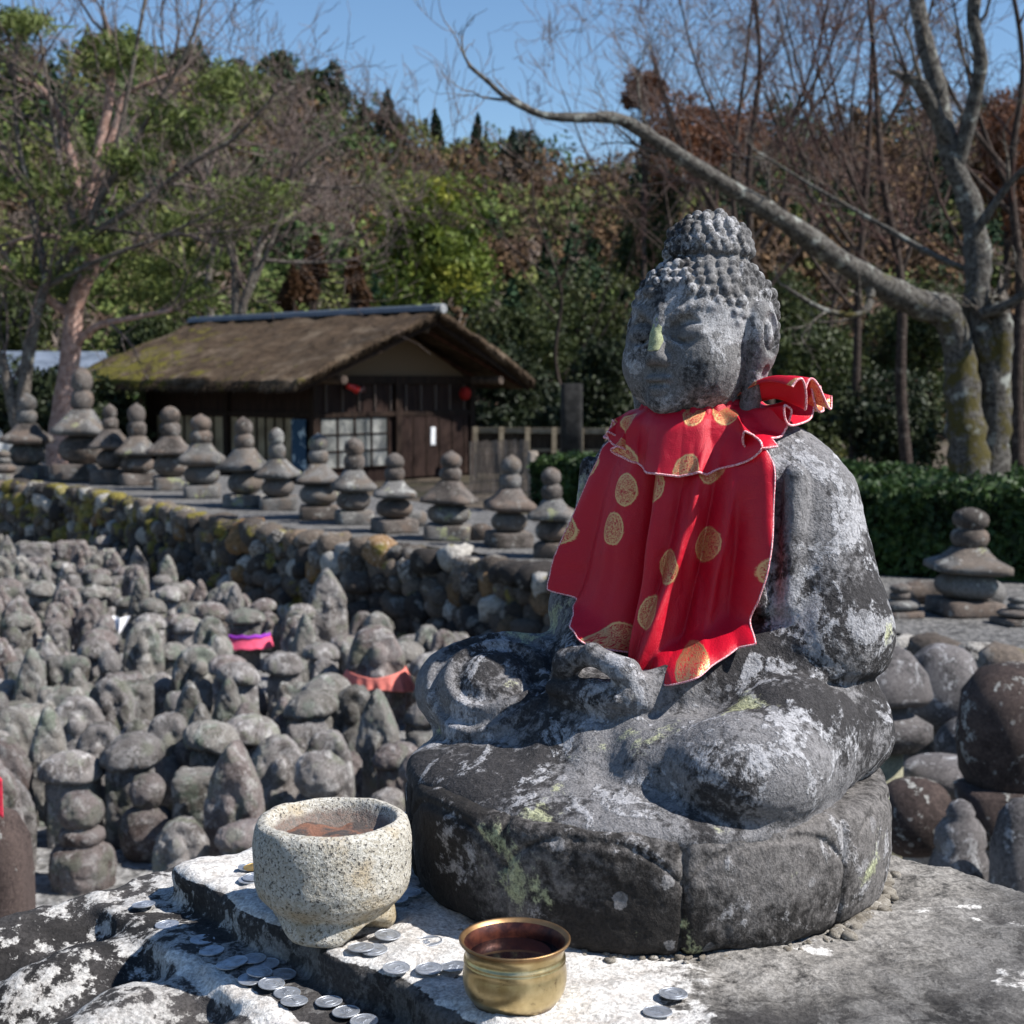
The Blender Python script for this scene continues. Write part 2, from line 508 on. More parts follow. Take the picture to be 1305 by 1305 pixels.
if 'statue' not in SKIP:
    T = Vector(TPOS)
    buddha = empty('buddha_statue', T, TH)
    buddha.scale = (.935, .935, 1)
    tag(buddha, 'large weathered grey stone seated figure with curled hair wearing the red bib', 'statue')
    def bs(X, Y, Z):
        d = body_sdf(X, Y, Z)
        return smax(d, .078 - Z, .006)
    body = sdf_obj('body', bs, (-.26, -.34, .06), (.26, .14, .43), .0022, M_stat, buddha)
    rough(body, .0016, 22, 5, 3, .62)

    # the round seat, its rim carved into broad petals
    def seat(X, Y, Z):
        x, y = X - .0, Y + .088
        ph = np.arctan2(y, x)
        r_ = np.sqrt(x*x + y*y*1.02)
        n = 9
        q = np.abs(((ph / (2 * np.pi) * n + .18) % 1) - .5) * 2          # 1 at the seams
        zz = np.clip(Z / .095, 0, 1)
        Rr = .210 + .012 * np.sqrt(np.clip(1 - (zz - .55)**2 * 3.0, 0, 1)) - .008 * (1 - zz)
        seam = np.exp(-((1 - q) / .035)**2) * .0045
        # pointed tips: a fine line falling away from each seam
        tip = np.exp(-((zz - (.90 - .34 * q**3)) / .030)**2) * .0036
        Rr = Rr + .006 * (1 - zz)**2
        dr = r_ - (Rr - seam - tip + .003 * (1 - q**2))
        dz = np.abs(Z - .046) - .048
        a = np.maximum(dr, 0); b = np.maximum(dz + 0.0, 0)
        rad = .013
        qx, qz = dr + rad, dz + rad
        d = np.sqrt(np.maximum(qx, 0)**2 + np.maximum(qz, 0)**2) + np.minimum(np.maximum(qx, qz), 0) - rad
        return d
    st = sdf_obj('lotus_seat', seat, (-.25, -.34, -.01), (.25, .16, .11), .0022, M_seat, buddha)
    rough(st, .0022, 20, 5, 11, .6)

    # head
    def nose(X, Y, Z):
        d = cap(X, Y, Z, (0, -.0605, .024), (0, -.0695, -.008), .0062, .0078)
        return smin(d, ell(X, Y, Z, (0, -.0705, -.0140), (.0085, .0080, .0065)), .004)
    def head(X, Y, Z):
        d = ell(X, Y, Z, (0, .010, .022), (.066, .071, .056))
        d = smin(d, ell(X, Y, Z, (0, -.006, -.006), (.0625, .060, .060)), .02)
        d = smin(d, ell(X, Y, Z, (0, -.024, -.038), (.045, .038, .026)), .02)
        d = smin(d, cap(X, Y, Z, (0, .012, -.02), (0, .010, -.075), .050, .045), .02)
        for s in (-1, 1):
            d = smin(d, ell(X, Y, Z, (s*.034, -.036, -.020), (.024, .024, .024)), .02)
            # hollow under a crisp brow arch, the closed lid swelling inside it
            d = smax(d, -ell(X, Y, Z, (s*.0280, -.0765, .0105), (.0225, .0275, .0165)), .0018)
            d = smin(d, ell(X, Y, Z, (s*.0280, -.0490, .0055), (.0190, .0130, .0110)), .0022)
            for q in range(6):
                t0, t1 = q / 6, (q + 1) / 6
                e = lambda t: (s*(.012 + t*.032), -.0600 + .016 * t*t, -.0005 + .003 * (2*t-1)**2)
                d = smax(d, -cap(X, Y, Z, e(t0), e(t1), .0019, .0010), .0012)
                br = lambda t: (s*(.0055 + t*.046), -.0610 + .026 * t*t, .0145 + .0150 * math.sin(min(1, t*1.15) * math.pi * .62))
                d = smin(d, cap(X, Y, Z, br(t0), br(t1), .0036, .0030), .004)
            d = smin(d, ell(X, Y, Z, (s*.0080, -.0665, -.0165), (.0060, .0065, .0050)), .003)
        d = smin(d, nose(X, Y, Z), .005)
        d = smin(d, ell(X, Y, Z, (0, -.0635, -.0325), (.0165, .0080, .0040)), .002)
        d = smin(d, ell(X, Y, Z, (0, -.0615, -.0405), (.0130, .0080, .0045)), .002)
        d = smax(d, -cap(X, Y, Z, (-.018, -.0690, -.0367), (.018, -.0690, -.0367), .0021, .0021), .0012)
        return smin(d, ell(X, Y, Z, (0, -.054, -.052), (.018, .012, .010)), .012)
    def curls(X, Y, Z, d):
        """rows of round curls over a cap of hair and the topknot"""
        ax = X.ravel(); ay = Y.ravel(); az = Z.ravel()
        def ball(D, c, r_, k=.0012):
            lo = [max(0, int(np.searchsorted(a_, c[i] - r_ * 1.9))) for i, a_ in enumerate((ax, ay, az))]
            hi = [int(np.searchsorted(a_, c[i] + r_ * 1.9)) for i, a_ in enumerate((ax, ay, az))]
            s = (slice(lo[0], hi[0]), slice(lo[1], hi[1]), slice(lo[2], hi[2]))
            x = X[lo[0]:hi[0]] - c[0]; y = Y[:, lo[1]:hi[1]] - c[1]; z = Z[:, :, lo[2]:hi[2]] - c[2]
            e = np.sqrt(x*x + y*y + z*z) - r_
            D[s] = smin(D[s], e, k)
        def hairline(a):
            a = abs(a)
            return np.interp(a, [0, 25, 48, 60, 66, 92, 110, 180], [.044, .042, .030, .008, .008, .022, -.046, -.058])
        C_ = np.array((0, .010, .020)); Rr = np.array((.0672, .0725, .0600))
        rr = random.Random(5)
        k = 0; lat = 84
        while lat > -78:
            th = R(lat); rad = Rr[0] * math.cos(th)
            nn = max(1, int(2 * math.pi * rad / .0104))
            for j in range(nn):
                a = 2 * math.pi * (j + .5 * (k % 2)) / nn + rr.uniform(-.03, .03)
                p = C_ + Rr * np.array((math.sin(a) * math.cos(th), -math.cos(a) * math.cos(th), math.sin(th)))
                ang = math.degrees(math.atan2(p[0], -(p[1] - .01)))
                if p[2] < hairline(ang) or p[2] < -.062: continue
                if 66 < abs(ang) < 114 and p[2] < .038: continue
                p = p + np.array([rr.gauss(0, .0006) for _ in range(3)])
                ball(d, p, .0060 + rr.uniform(-.0014, .0005), .0016)
            lat -= 8.8; k += 1
        C_ = np.array((0, .014, .083)); Rr = np.array((.0400, .0405, .0300))
        lat = 86; k = 0
        while lat > -16:
            th = R(lat); rad = Rr[0] * math.cos(th)
            nn = max(1, int(2 * math.pi * rad / .0104))
            for j in range(nn):
                a = 2 * math.pi * (j + .5 * (k % 2)) / nn + rr.uniform(-.04, .04)
                p = C_ + Rr * np.array((math.sin(a) * math.cos(th), -math.cos(a) * math.cos(th), math.sin(th)))
                p = p + np.array([rr.gauss(0, .0006) for _ in range(3)]); ball(d, p, .0058 + rr.uniform(-.0012, .0005), .0016)
            lat -= 15; k += 1
        return d
    def full(X, Y, Z):
        d = head(X, Y, Z) + np.zeros((X.shape[0], Y.shape[1], Z.shape[2]), np.float32)
        hr = ell(X, Y, Z, (0, .010, .022), (.0675, .0725, .0585))
        a = np.degrees(np.arctan2(np.abs(X), -(Y - .01)))
        hl = np.interp(a.ravel(), [0, 25, 48, 60, 66, 72, 92, 110, 180], [.041, .039, .027, .004, .002, .02, .02, -.05, -.062]).reshape(a.shape)
        hr = smax(hr, hl - Z, .003)
        d = smin(d, hr, .0015)
        d = smin(d, ell(X, Y, Z, (0, .014, .081), (.0395, .040, .031)), .006)
        d = curls(X, Y, Z, d)
        for s in (-1, 1):
            # long-lobed ear: raised rim, hollow, lobe
            e = ell(X, Y, Z, (s*.0700, .002, .005), (.0160, .0195, .0310))
            e = smin(e, cap(X, Y, Z, (s*.0690, .000, -.012), (s*.0630, -.004, -.054), .0120, .0100), .006)
            e = smax(e, -ell(X, Y, Z, (s*.0870, .000, .008), (.0120, .0125, .0215)), .0012)
            e = smin(e, ell(X, Y, Z, (s*.0780, .002, .005), (.0045, .0045, .0130)), .0012)
            e = smax(e, -ell(X, Y, Z, (s*.0790, -.002, -.034), (.0060, .0050, .015)), .0015)
            d = smin(d, e, .003)
        return d
    hd = sdf_obj('head', full, (-.086, -.098, -.085), (.086, .096, .128), .00135, M_hd, buddha)
    rough(hd, .0008, 55, 4, 23, .6)
    hd.location = (0, -.004, .456)
    hd.rotation_euler = (R(-1), 0, R(-2)); hd.scale = (.965, .965, 1.0)
    # pale yellowish patch on the broken nose bridge
    M_nose = stone('nose_patch_stone', (.22,.24,.14), (.34,.37,.22), (.45,.47,.33), .02, bd=.001)
    pl = sdf_obj('nose_patch', lambda X, Y, Z: smax(nose(X, Y, Z) - .0011, rbox(X, Y, Z, (-.001, -.073, .006), (.0075, .0085, .0150), .002), .001), (-.014, -.09, -.03), (.014, -.055, .035), .0012, M_nose, hd)
    rough(pl, .0008, 150, 2, 2)

# ------------------------------------------------------------------ pedestal
if 'ped' not in SKIP:
    def m_ped():
        n = NT('pedestal_stone'); co = n.coord()
        a = n.noise(co, 5, 6, .62, .5); c = n.noise(co, 60, 6, .75); g = n.noise(co, 300, 3, .7)
        sx = n.n('ShaderNodeSeparateXYZ'); n.set(sx.inputs[0], co)
        X, Y, Z = sx.outputs
        # worn pale granite: the slab around bowl and pot, and the tread edge; black lichen elsewhere
        d1 = n.math('ADD', n.math('MULTIPLY', X, -.76), n.math('MULTIPLY', Y, -.65))     # distance outwards from the step edge
        top = n.ramp(Z, -.006, -.001)
        sl = n.math('MULTIPLY', top, n.ramp(n.math('ADD', X, n.math('MULTIPLY', a, .22)), .30, .16))
        edge = n.math('MULTIPLY', n.ramp(n.math('ABSOLUTE', n.math('ADD', d1, .520)), .018, .006), n.math('MULTIPLY', n.ramp(Y, 1.16, 1.06), n.ramp(Z, -.05, -.032)))
        rim = n.math('MULTIPLY', n.math('MULTIPLY', top, n.ramp(X, .12, .2)), n.ramp(a, .47, .60))
        w_ = n.math('MAXIMUM', n.math('MAXIMUM', sl, edge), n.math('MULTIPLY', rim, .55))
        w_ = n.math('ADD', w_, n.math('MULTIPLY', n.math('SUBTRACT', n.math('ADD', n.math('MULTIPLY', c, .7), n.math('MULTIPLY', a, .5)), .6), 1.7))
        wm = n.ramp(w_, .42, .60)
        low = n.ramp(n.math('ADD', n.math('MULTIPLY', c, .60), n.math('MULTIPLY', n.noise(co, 14, 4, .65), .6)), .585, .64)
        wm = n.math('MAXIMUM', wm, n.math('MULTIPLY', low, n.math('MULTIPLY_ADD', n.ramp(n.math('ADD', X, n.math('MULTIPLY', Y, -.25)), -.38, -.58), .55, .10)))
        dark = n.mix(n.ramp(a, .4, .65), (.018, .017, .017), (.055, .051, .05))
        dark = n.mix(n.math('MULTIPLY', n.math('MULTIPLY', top, n.ramp(X, .15, .28)), n.ramp(a, .38, .55)), dark, (.11, .105, .10))
        sx2 = n.n('ShaderNodeVectorMath', operation='DISTANCE'); n.set(sx2.inputs[0], co); sx2.inputs[1].default_value = (.115, 1.227, 0)
        halo = n.math('MULTIPLY', n.math('MULTIPLY', n.ramp(n.math('ADD', sx2.outputs['Value'], n.math('MULTIPLY', a, .30)), .47, .36), top), n.ramp(c, .30, .55))
        dark = n.mix(n.math('MULTIPLY', halo, .9), dark, (.25, .235, .215))
        whi = n.mix(n.ramp(c, .35, .65), (.40, .375, .35), (.60, .59, .57))
        col = n.mix(wm, dark, whi)
        hs = n.n('ShaderNodeHueSaturation'); n.set(hs.inputs['Color'], col)
        n.set(hs.inputs['Value'], n.math('MULTIPLY_ADD', n.ramp(g, .3, .7), .7, .62))
        h = n.math('ADD', n.math('MULTIPLY', c, .7), n.math('MULTIPLY', g, .3))
        return n.out(hs.outputs[0], .9, n.bump(h, .9, .004), Specular_IOR_Level=.2)
    M_ped = m_ped()
    def poly(X, Y, P):
        """signed distance to a convex polygon given counter-clockwise (approximate outside corners)"""
        d = None
        for i in range(len(P)):
            a, b = P[i], P[(i + 1) % len(P)]
            ex, ey = b[0] - a[0], b[1] - a[1]; L = math.hypot(ex, ey)
            e = (X - a[0]) * (ey / L) - (Y - a[1]) * (ex / L)
            d = e if d is None else smax(d, e, .02)
        return d
    def slab(d2, Z, z0, z1, r_):
        dz = np.maximum(z0 - Z, Z - z1)
        qx, qz = d2 + r_, dz + r_
        return np.sqrt(np.maximum(qx, 0)**2 + np.maximum(qz, 0)**2) + np.minimum(np.maximum(qx, qz), 0) - r_
    OUTL = [(-.316, 1.235), (-.155, 1.058), (-.052, .930), (.20, .63), (.78, .86), (.455, 1.16), (.338, 1.285), (.12, 1.485), (-.03, 1.46)]
    def ped(X, Y, Z):
        w1 = .004 * np.sin(X * 40 + Y * 23) + .003 * np.sin(Y * 71)
        p = poly(X, Y, OUTL)
        d = slab(p + w1, Z, -.3, 0, .010)
        d = smin(d, slab(p - .062 + w1, Z, -.3, -.030, .009), .006)
        d = smin(d, slab(p - .085, Z, -.3, -.068, .01), .01)
        nx, ny = -.76, -.65; tx, ty = .65, -.76
        o = (-.394, 1.246)
        d = smin(d, slab(p - .125, Z, -.4, -.088, .03), .03)
        for q in range(0, 7):
            t = .005 + q * .105
            for dd, zz, ra, rb, rc in ((.050, -.100, .095, .054, .050), (.042, -.082, .070, .024, .038)):
                c = (o[0] + tx * t + nx * dd, o[1] + ty * t + ny * dd, zz)
                M = ((nx, tx, 0), (ny, ty, 0), (0, 0, 1))
                e = ell(X, Y, Z, c, (ra, rb, rc), M)
                d = smin(d, e, .038)
        d = smin(d, slab(p - .15, Z, -.5, -.155, .02), .02)
        return d
    pd = sdf_obj('carved_pedestal', ped, (-.68, .60, -.34), (.80, 1.68, .02), .0042, M_ped)
    rough(pd, .0030, 26, 5, 5, .62)
    pd.location = (0, 0, PED)
    tag(pd, 'broad stepped stone pedestal under the seated figure, black lichen with worn white edges', 'pedestal')
# ------------------------------------------------------------------ red bib on the figure
def smooth1(a, n, axis=0):
    for _ in range(n):
        b = a.copy()
        s0 = [slice(None)] * a.ndim; s1 = [slice(None)] * a.ndim; s2 = [slice(None)] * a.ndim
        s0[axis] = slice(1, -1); s1[axis] = slice(0, -2); s2[axis] = slice(2, None)
        b[tuple(s0)] = .5 * a[tuple(s0)] + .25 * a[tuple(s1)] + .25 * a[tuple(s2)]
        a = b
    return a

def cloth_mat(name, red=(.60, .002, .022), gold=True, inner=False):
    n = NT(name)
    uv = n.n('ShaderNodeUVMap').outputs[0]
    m = n.n('ShaderNodeMapping'); n.set(m.inputs[0], uv); m.inputs['Scale'].default_value = (1.15, 1, 1)
    u = m.outputs[0]
    x = n.n('ShaderNodeTexVoronoi'); x.voronoi_dimensions = '2D'; n.set(x.inputs['Vector'], u)
    x.inputs['Scale'].default_value = 15.5; x.inputs['Randomness'].default_value = .55
    dist = x.outputs['Distance']; pos = x.outputs['Position']
    disc = n.ramp(n.math('ADD', dist, n.math('MULTIPLY', n.noise(u, 260, 2, .6), .05)), .262, .245)
    # ring and curling filigree inside each roundel
    ring = n.ramp(n.math('ABSOLUTE', n.math('SUBTRACT', dist, .212)), .013, .007)
    wv = n.noise(u, 230, 3, .6, 1.2)
    fil = n.ramp(n.math('ABSOLUTE', n.math('SUBTRACT', wv, .5)), .012, .045)
    fil = n.math('MULTIPLY', fil, n.math('MULTIPLY_ADD', n.ramp(n.noise(u, 900, 2, .6), .35, .6), .6, .4))
    gm = n.math('MULTIPLY', disc, n.math('MAXIMUM', ring, fil))
    weave = n.noise(u, 800, 3, .75)
    fold = n.noise(u, 34, 3, .5)
    base = n.mix(n.math('MULTIPLY', n.ramp(weave, .3, .7), .35), red, tuple(min(1, c * 1.25 + .012) for c in red))
    if gold: base = n.mix(n.math('MULTIPLY', gm, .95), base, (.88, .58, .26))
    met = n.math('MULTIPLY', gm, .85) if gold else 0
    b1 = n.bump(weave, .7, .0009)
    b2 = n.bump(n.math('ADD', n.noise(u, 60, 2, .5, .6), n.math('MULTIPLY', gm, .06)), .35, .004, b1)
    n.out(base, .38, b2, Metallic=met, Specular_IOR_Level=.45)
    n.b.inputs['Sheen Weight'].default_value = .03
    n.b.inputs['Sheen Roughness'].default_value = .35
    n.b.inputs['Sheen Tint'].default_value = (1, .45, .55, 1)
    # thin cloth lets a little light through
    tr = n.n('ShaderNodeBsdfTranslucent'); n.set(tr.inputs[0], tuple(c * .9 for c in red) if not inner else (.8, .2, .12))
    mx = n.n('ShaderNodeMixShader'); mx.inputs[0].default_value = .16
    o = n.t.nodes['Material Output']
    n.t.links.new(n.b.outputs[0], mx.inputs[1]); n.t.links.new(tr.outputs[0], mx.inputs[2]); n.t.links.new(mx.outputs[0], o.inputs[0])
    return n.m

def sheet(name, P, UV, mat, parent, thick=.0010):
    """grid of points P[i,j] to a thin cloth object with UVs in metres"""
    a, b = P.shape[:2]
    I = np.arange(a * b).reshape(a, b)
    Q = np.stack([I[:-1, :-1], I[1:, :-1], I[1:, 1:], I[:-1, 1:]], -1).reshape(-1, 4)
    o = mesh_np(name, P.reshape(-1, 3), Q, mat, True, parent)
    uvl = o.data.uv_layers.new(name='UVMap')
    li = np.empty(len(o.data.loops), np.int32); o.data.loops.foreach_get('vertex_index', li)
    uvl.data.foreach_set('uv', UV.reshape(-1, 2)[li].astype(np.float32).ravel())
    m = o.modifiers.new('thickness', 'SOLIDIFY'); m.thickness = thick; m.offset = 0
    return o

def tube_path(name, P, rad, mat, parent, n=5):
    m = MB(); m.tube(P, rad, n); return m.build(name, mat, parent, True)

if 'bib' not in SKIP:
    M_red = cloth_mat('red_brocade'); M_pink = cloth_mat('frill_brocade', (.58, .003, .026), inner=True)
    n = NT('hem_thread'); M_hem = n.out(n.mix(n.ramp(n.noise(n.coord(), 900, 1), .45, .55), (.62, .16, .20), (.85, .55, .56)), .8)
    T = Vector(TPOS)
    bib = empty('red_bib', T, TH)
    bib.scale = (.935, .935, 1)
    tag(bib, 'shiny red brocade bib with gold roundels and a frilled collar on the seated figure', 'bib')
    PH = np.radians(np.linspace(-76, 70, 190)); ZS = np.linspace(.402, .165, 120)
    # body radius seen from the axis, per angle and height
    
    PX, ZZ = np.meshgrid(PH, ZS)
    rr = np.full(PX.shape, .30)
    for _ in range(60):
        d = body_sdf((rr * np.sin(PX)).astype(np.float32), (-rr * np.cos(PX)).astype(np.float32), ZZ.astype(np.float32), hands=False, legs=False)
        rr = np.maximum(rr - np.maximum(d - .004, 0) * .85, .03)
    rb = rr.copy()
    # cloth hangs: its radius hardly shrinks on the way down
    hang = rb.copy()
    for i in range(1, len(ZS)): hang[i] = np.maximum(rb[i], hang[i-1] - .00015)
    hang = smooth1(smooth1(hang, 14, 1), 10, 0)
    hang = np.minimum(hang, .30)
    v = np.clip((.402 - ZZ) / .20, 0, 1.2)
    deg = np.degrees(PX)
    # folds fanning out from the neck
    fold = .42 * (.0080 * np.sin(np.radians(deg * 7.2 + 40 + 22 * v)) + .0045 * np.sin(np.radians(deg * 15.5 - 60 * v + 30))
            + .0034 * np.abs(np.sin(np.radians(deg * 13 + 70 * v))) + .0018 * np.sin(np.radians(deg * 41 - 150 * v)) + .0030 * fbm(np.stack([deg.ravel() * .06, v.ravel() * 3.0, 0 * v.ravel()], 1), 1.3, 2, 4).reshape(deg.shape) + .010 * np.exp(-((deg - 16) / 9)**2) - .012 * np.exp(-((deg + 14 - 6 * v) / 6)**2)
            + .009 * np.exp(-((deg + 30) / 12)**2))
    for c_, a_, w_, dr_ in ((-50, .010, 6, 8), (-30, .013, 10, 4), (-10, -.024, 4.5, 2), (3, .010, 5, 10), (16, -.009, 4, 26), (26, .015, 5, 32), (38, -.011, 3.4, 30), (46, .014, 3.6, 24), (54, -.008, 2.6, 16), (60, .007, 2.4, 8)):
        fold = fold * 1.0 + a_ * np.exp(-np.abs((deg - c_ + dr_ * (v - .5)) / w_) ** 1.6)
    hang = hang + (.007 + fold * .85) * np.clip(v * 1.5, 0, 1)**.8 + .004
    hang = hang + .030 * np.clip((-deg - 30) / 30, 0, 1) * np.clip(v - .25, 0, 1)       # loose lower corner swings free
    def drape(phi, z):
        i = np.clip((ZS[0] - z) / (ZS[0] - ZS[-1]) * (len(ZS) - 1), 0, len(ZS) - 1.001)
        j = np.clip((phi - PH[0]) / (PH[-1] - PH[0]) * (len(PH) - 1), 0, len(PH) - 1.001)
        i0 = i.astype(int); j0 = j.astype(int); fi = i - i0; fj = j - j0
        return (hang[i0, j0] * (1-fi) * (1-fj) + hang[i0+1, j0] * fi * (1-fj) + hang[i0, j0+1] * (1-fi) * fj + hang[i0+1, j0+1] * fi * fj)
    NU, NV = 220, 170
    U = np.linspace(0, 1, NU); Vv = np.linspace(0, 1, NV)
    uu, vv = np.meshgrid(U, Vv)
    # bottom edge height over the width, and the angular span narrowing to the neck
    aL = np.radians(np.interp(vv, [0, .3, 1], [-60, -54, -50])); aR = np.radians(np.interp(vv, [0, .25, .5, 1], [60, 65, 61, 51]))
    phi = aL + (aR - aL) * uu
    zb = np.interp(uu, [0, .06, .22, .42, .58, .72, .86, 1], [.240, .232, .206, .188, .177, .180, .197, .208])
    zt = .405 + 0 * uu
    z = zt + (zb - zt) * vv
    r_ = drape(phi, z)
    neckr = .050
    bl = np.clip(vv / .10, 0, 1)**.6
    r_ = neckr * (1 - bl) + r_ * bl
    P = np.stack([r_ * np.sin(phi), -r_ * np.cos(phi), z], -1)
    P[..., 2] += .004 * np.sin(phi * 9) * vv**2
    UV = np.stack([phi * (.07 + .06 * vv), z * 1.0], -1)
    sheet('bib_cloth', P, UV, M_red, bib)
    for nm, path in (('hem', P[-1]), ('hem', P[:, -1][4:]), ('hem', P[:, 0][4:])):
        tube_path(nm, path, .00085, M_hem, bib)

    # standing collar band round the neck
    a = np.radians(np.linspace(-150, 150, 120)); s_ = np.linspace(0, 1, 10)
    A, S = np.meshgrid(a, s_)
    r_ = .052 + .010 * (1 - S) + .0016 * np.sin(A * 30) + .001 * np.sin(A * 47)
    P = np.stack([r_ * np.sin(A), -r_ * np.cos(A), .392 + .016 * S - .004 * np.cos(A)], -1)
    sheet('neck_band', P, np.stack([A * .06, S * .02 + .37], -1), cloth_mat('plain_band', (.50, .002, .018), gold=False), bib)

    # the frill: a gathered strip, narrow and waving at the sides, hanging as a flap in front
    a = np.radians(np.linspace(-118, 122, 420)); s_ = np.linspace(0, 1, 34)
    A, S = np.meshgrid(a, s_); D = np.degrees(A)
    L = np.interp(D, [-118, -70, -45, -22, -5, 20, 42, 52, 75, 95, 122], [.020, .024, .034, .045, .058, .060, .056, .044, .042, .046, .050])
    al = np.radians(np.interp(D, [-118, -70, -45, -20, 20, 42, 56, 75, 95, 122], [60, 40, 28, 18, 14, 20, 44, 72, 96, 100]))
    frq = np.interp(D, [-118, -30, -14, -6, 34, 44, 56, 122], [17, 17, 12, 4, 4, 12, 18, 15])
    ph = np.cumsum(np.broadcast_to(frq, A.shape) * np.gradient(A, axis=1), axis=1)
    amp = np.interp(D, [-118, -50, -24, -8, 30, 42, 56, 80, 122], [.007, .009, .011, .0030, .0030, .010, .0130, .012, .010])
    wv = amp * S**1.3 * np.sin(ph + .4 * np.sin(2 * ph))
    r_ = .053 + L * S * np.sin(al) + wv * np.cos(al) + .012 * np.sin(np.minimum(S * 3, 1) * np.pi / 2)
    zc = .400 - L * S * np.cos(al) + wv * np.sin(al)
    A2 = A + .75 * amp * S * np.cos(ph) / .07
    # keep it outside the bib and the shoulders
    for _ in range(3):
        db = drape(np.clip(A2, PH[0], PH[-1]), np.clip(zc, ZS[-1], ZS[0])) + .003 + (wv + amp * S) * .9
        inb = (A2 > PH[0]) & (A2 < PH[-1]) & (zc < .392)
        r_ = np.where(inb, np.maximum(r_, db * np.clip(S * 5, 0, 1)), r_)
    P = np.stack([r_ * np.sin(A2), -r_ * np.cos(A2), zc], -1)
    for _ in range(12):
        d = body_sdf(P[..., 0].astype(np.float32), P[..., 1].astype(np.float32), P[..., 2].astype(np.float32), hands=False, legs=False)
        push = np.maximum(.005 - d, 0) * .6
        P[..., 2] += push * .7; P[..., 0] += push * .5 * np.sin(A2); P[..., 1] -= push * .5 * np.cos(A2)
    P = smooth1(P, 2, 0)
    sheet('frill', P, np.stack([A * .070 + 3.02, S * .055 + .012], -1), M_pink, bib, .0009)
    tube_path('hem', P[-1], .0011, M_hem, bib)
    # gathered loop standing up behind the shoulder
    a = np.linspace(0, 1, 90); s_ = np.linspace(0, 1, 24)
    A, S = np.meshgrid(a, s_)
    base = np.array((.040, -.004, .398)); tipd = np.array((.076, .006, .010))
    wid = .010 + .024 * S
    P = base + S[..., None] * tipd + np.stack([0 * A, (A - .5) * 2 * wid * 1.0, .004 + wid * .38 * np.sin(A * np.pi * 3.8 + .5) + .010 * np.sin(np.pi * S)], -1)
    P[..., 0] += .006 * np.sin(A * 9) * S
    sheet('shoulder_frill', P, np.stack([A * .07 + 5, S * .07], -1), M_pink, bib, .0009)
    tube_path('hem', P[-1], .0011, M_hem, bib)

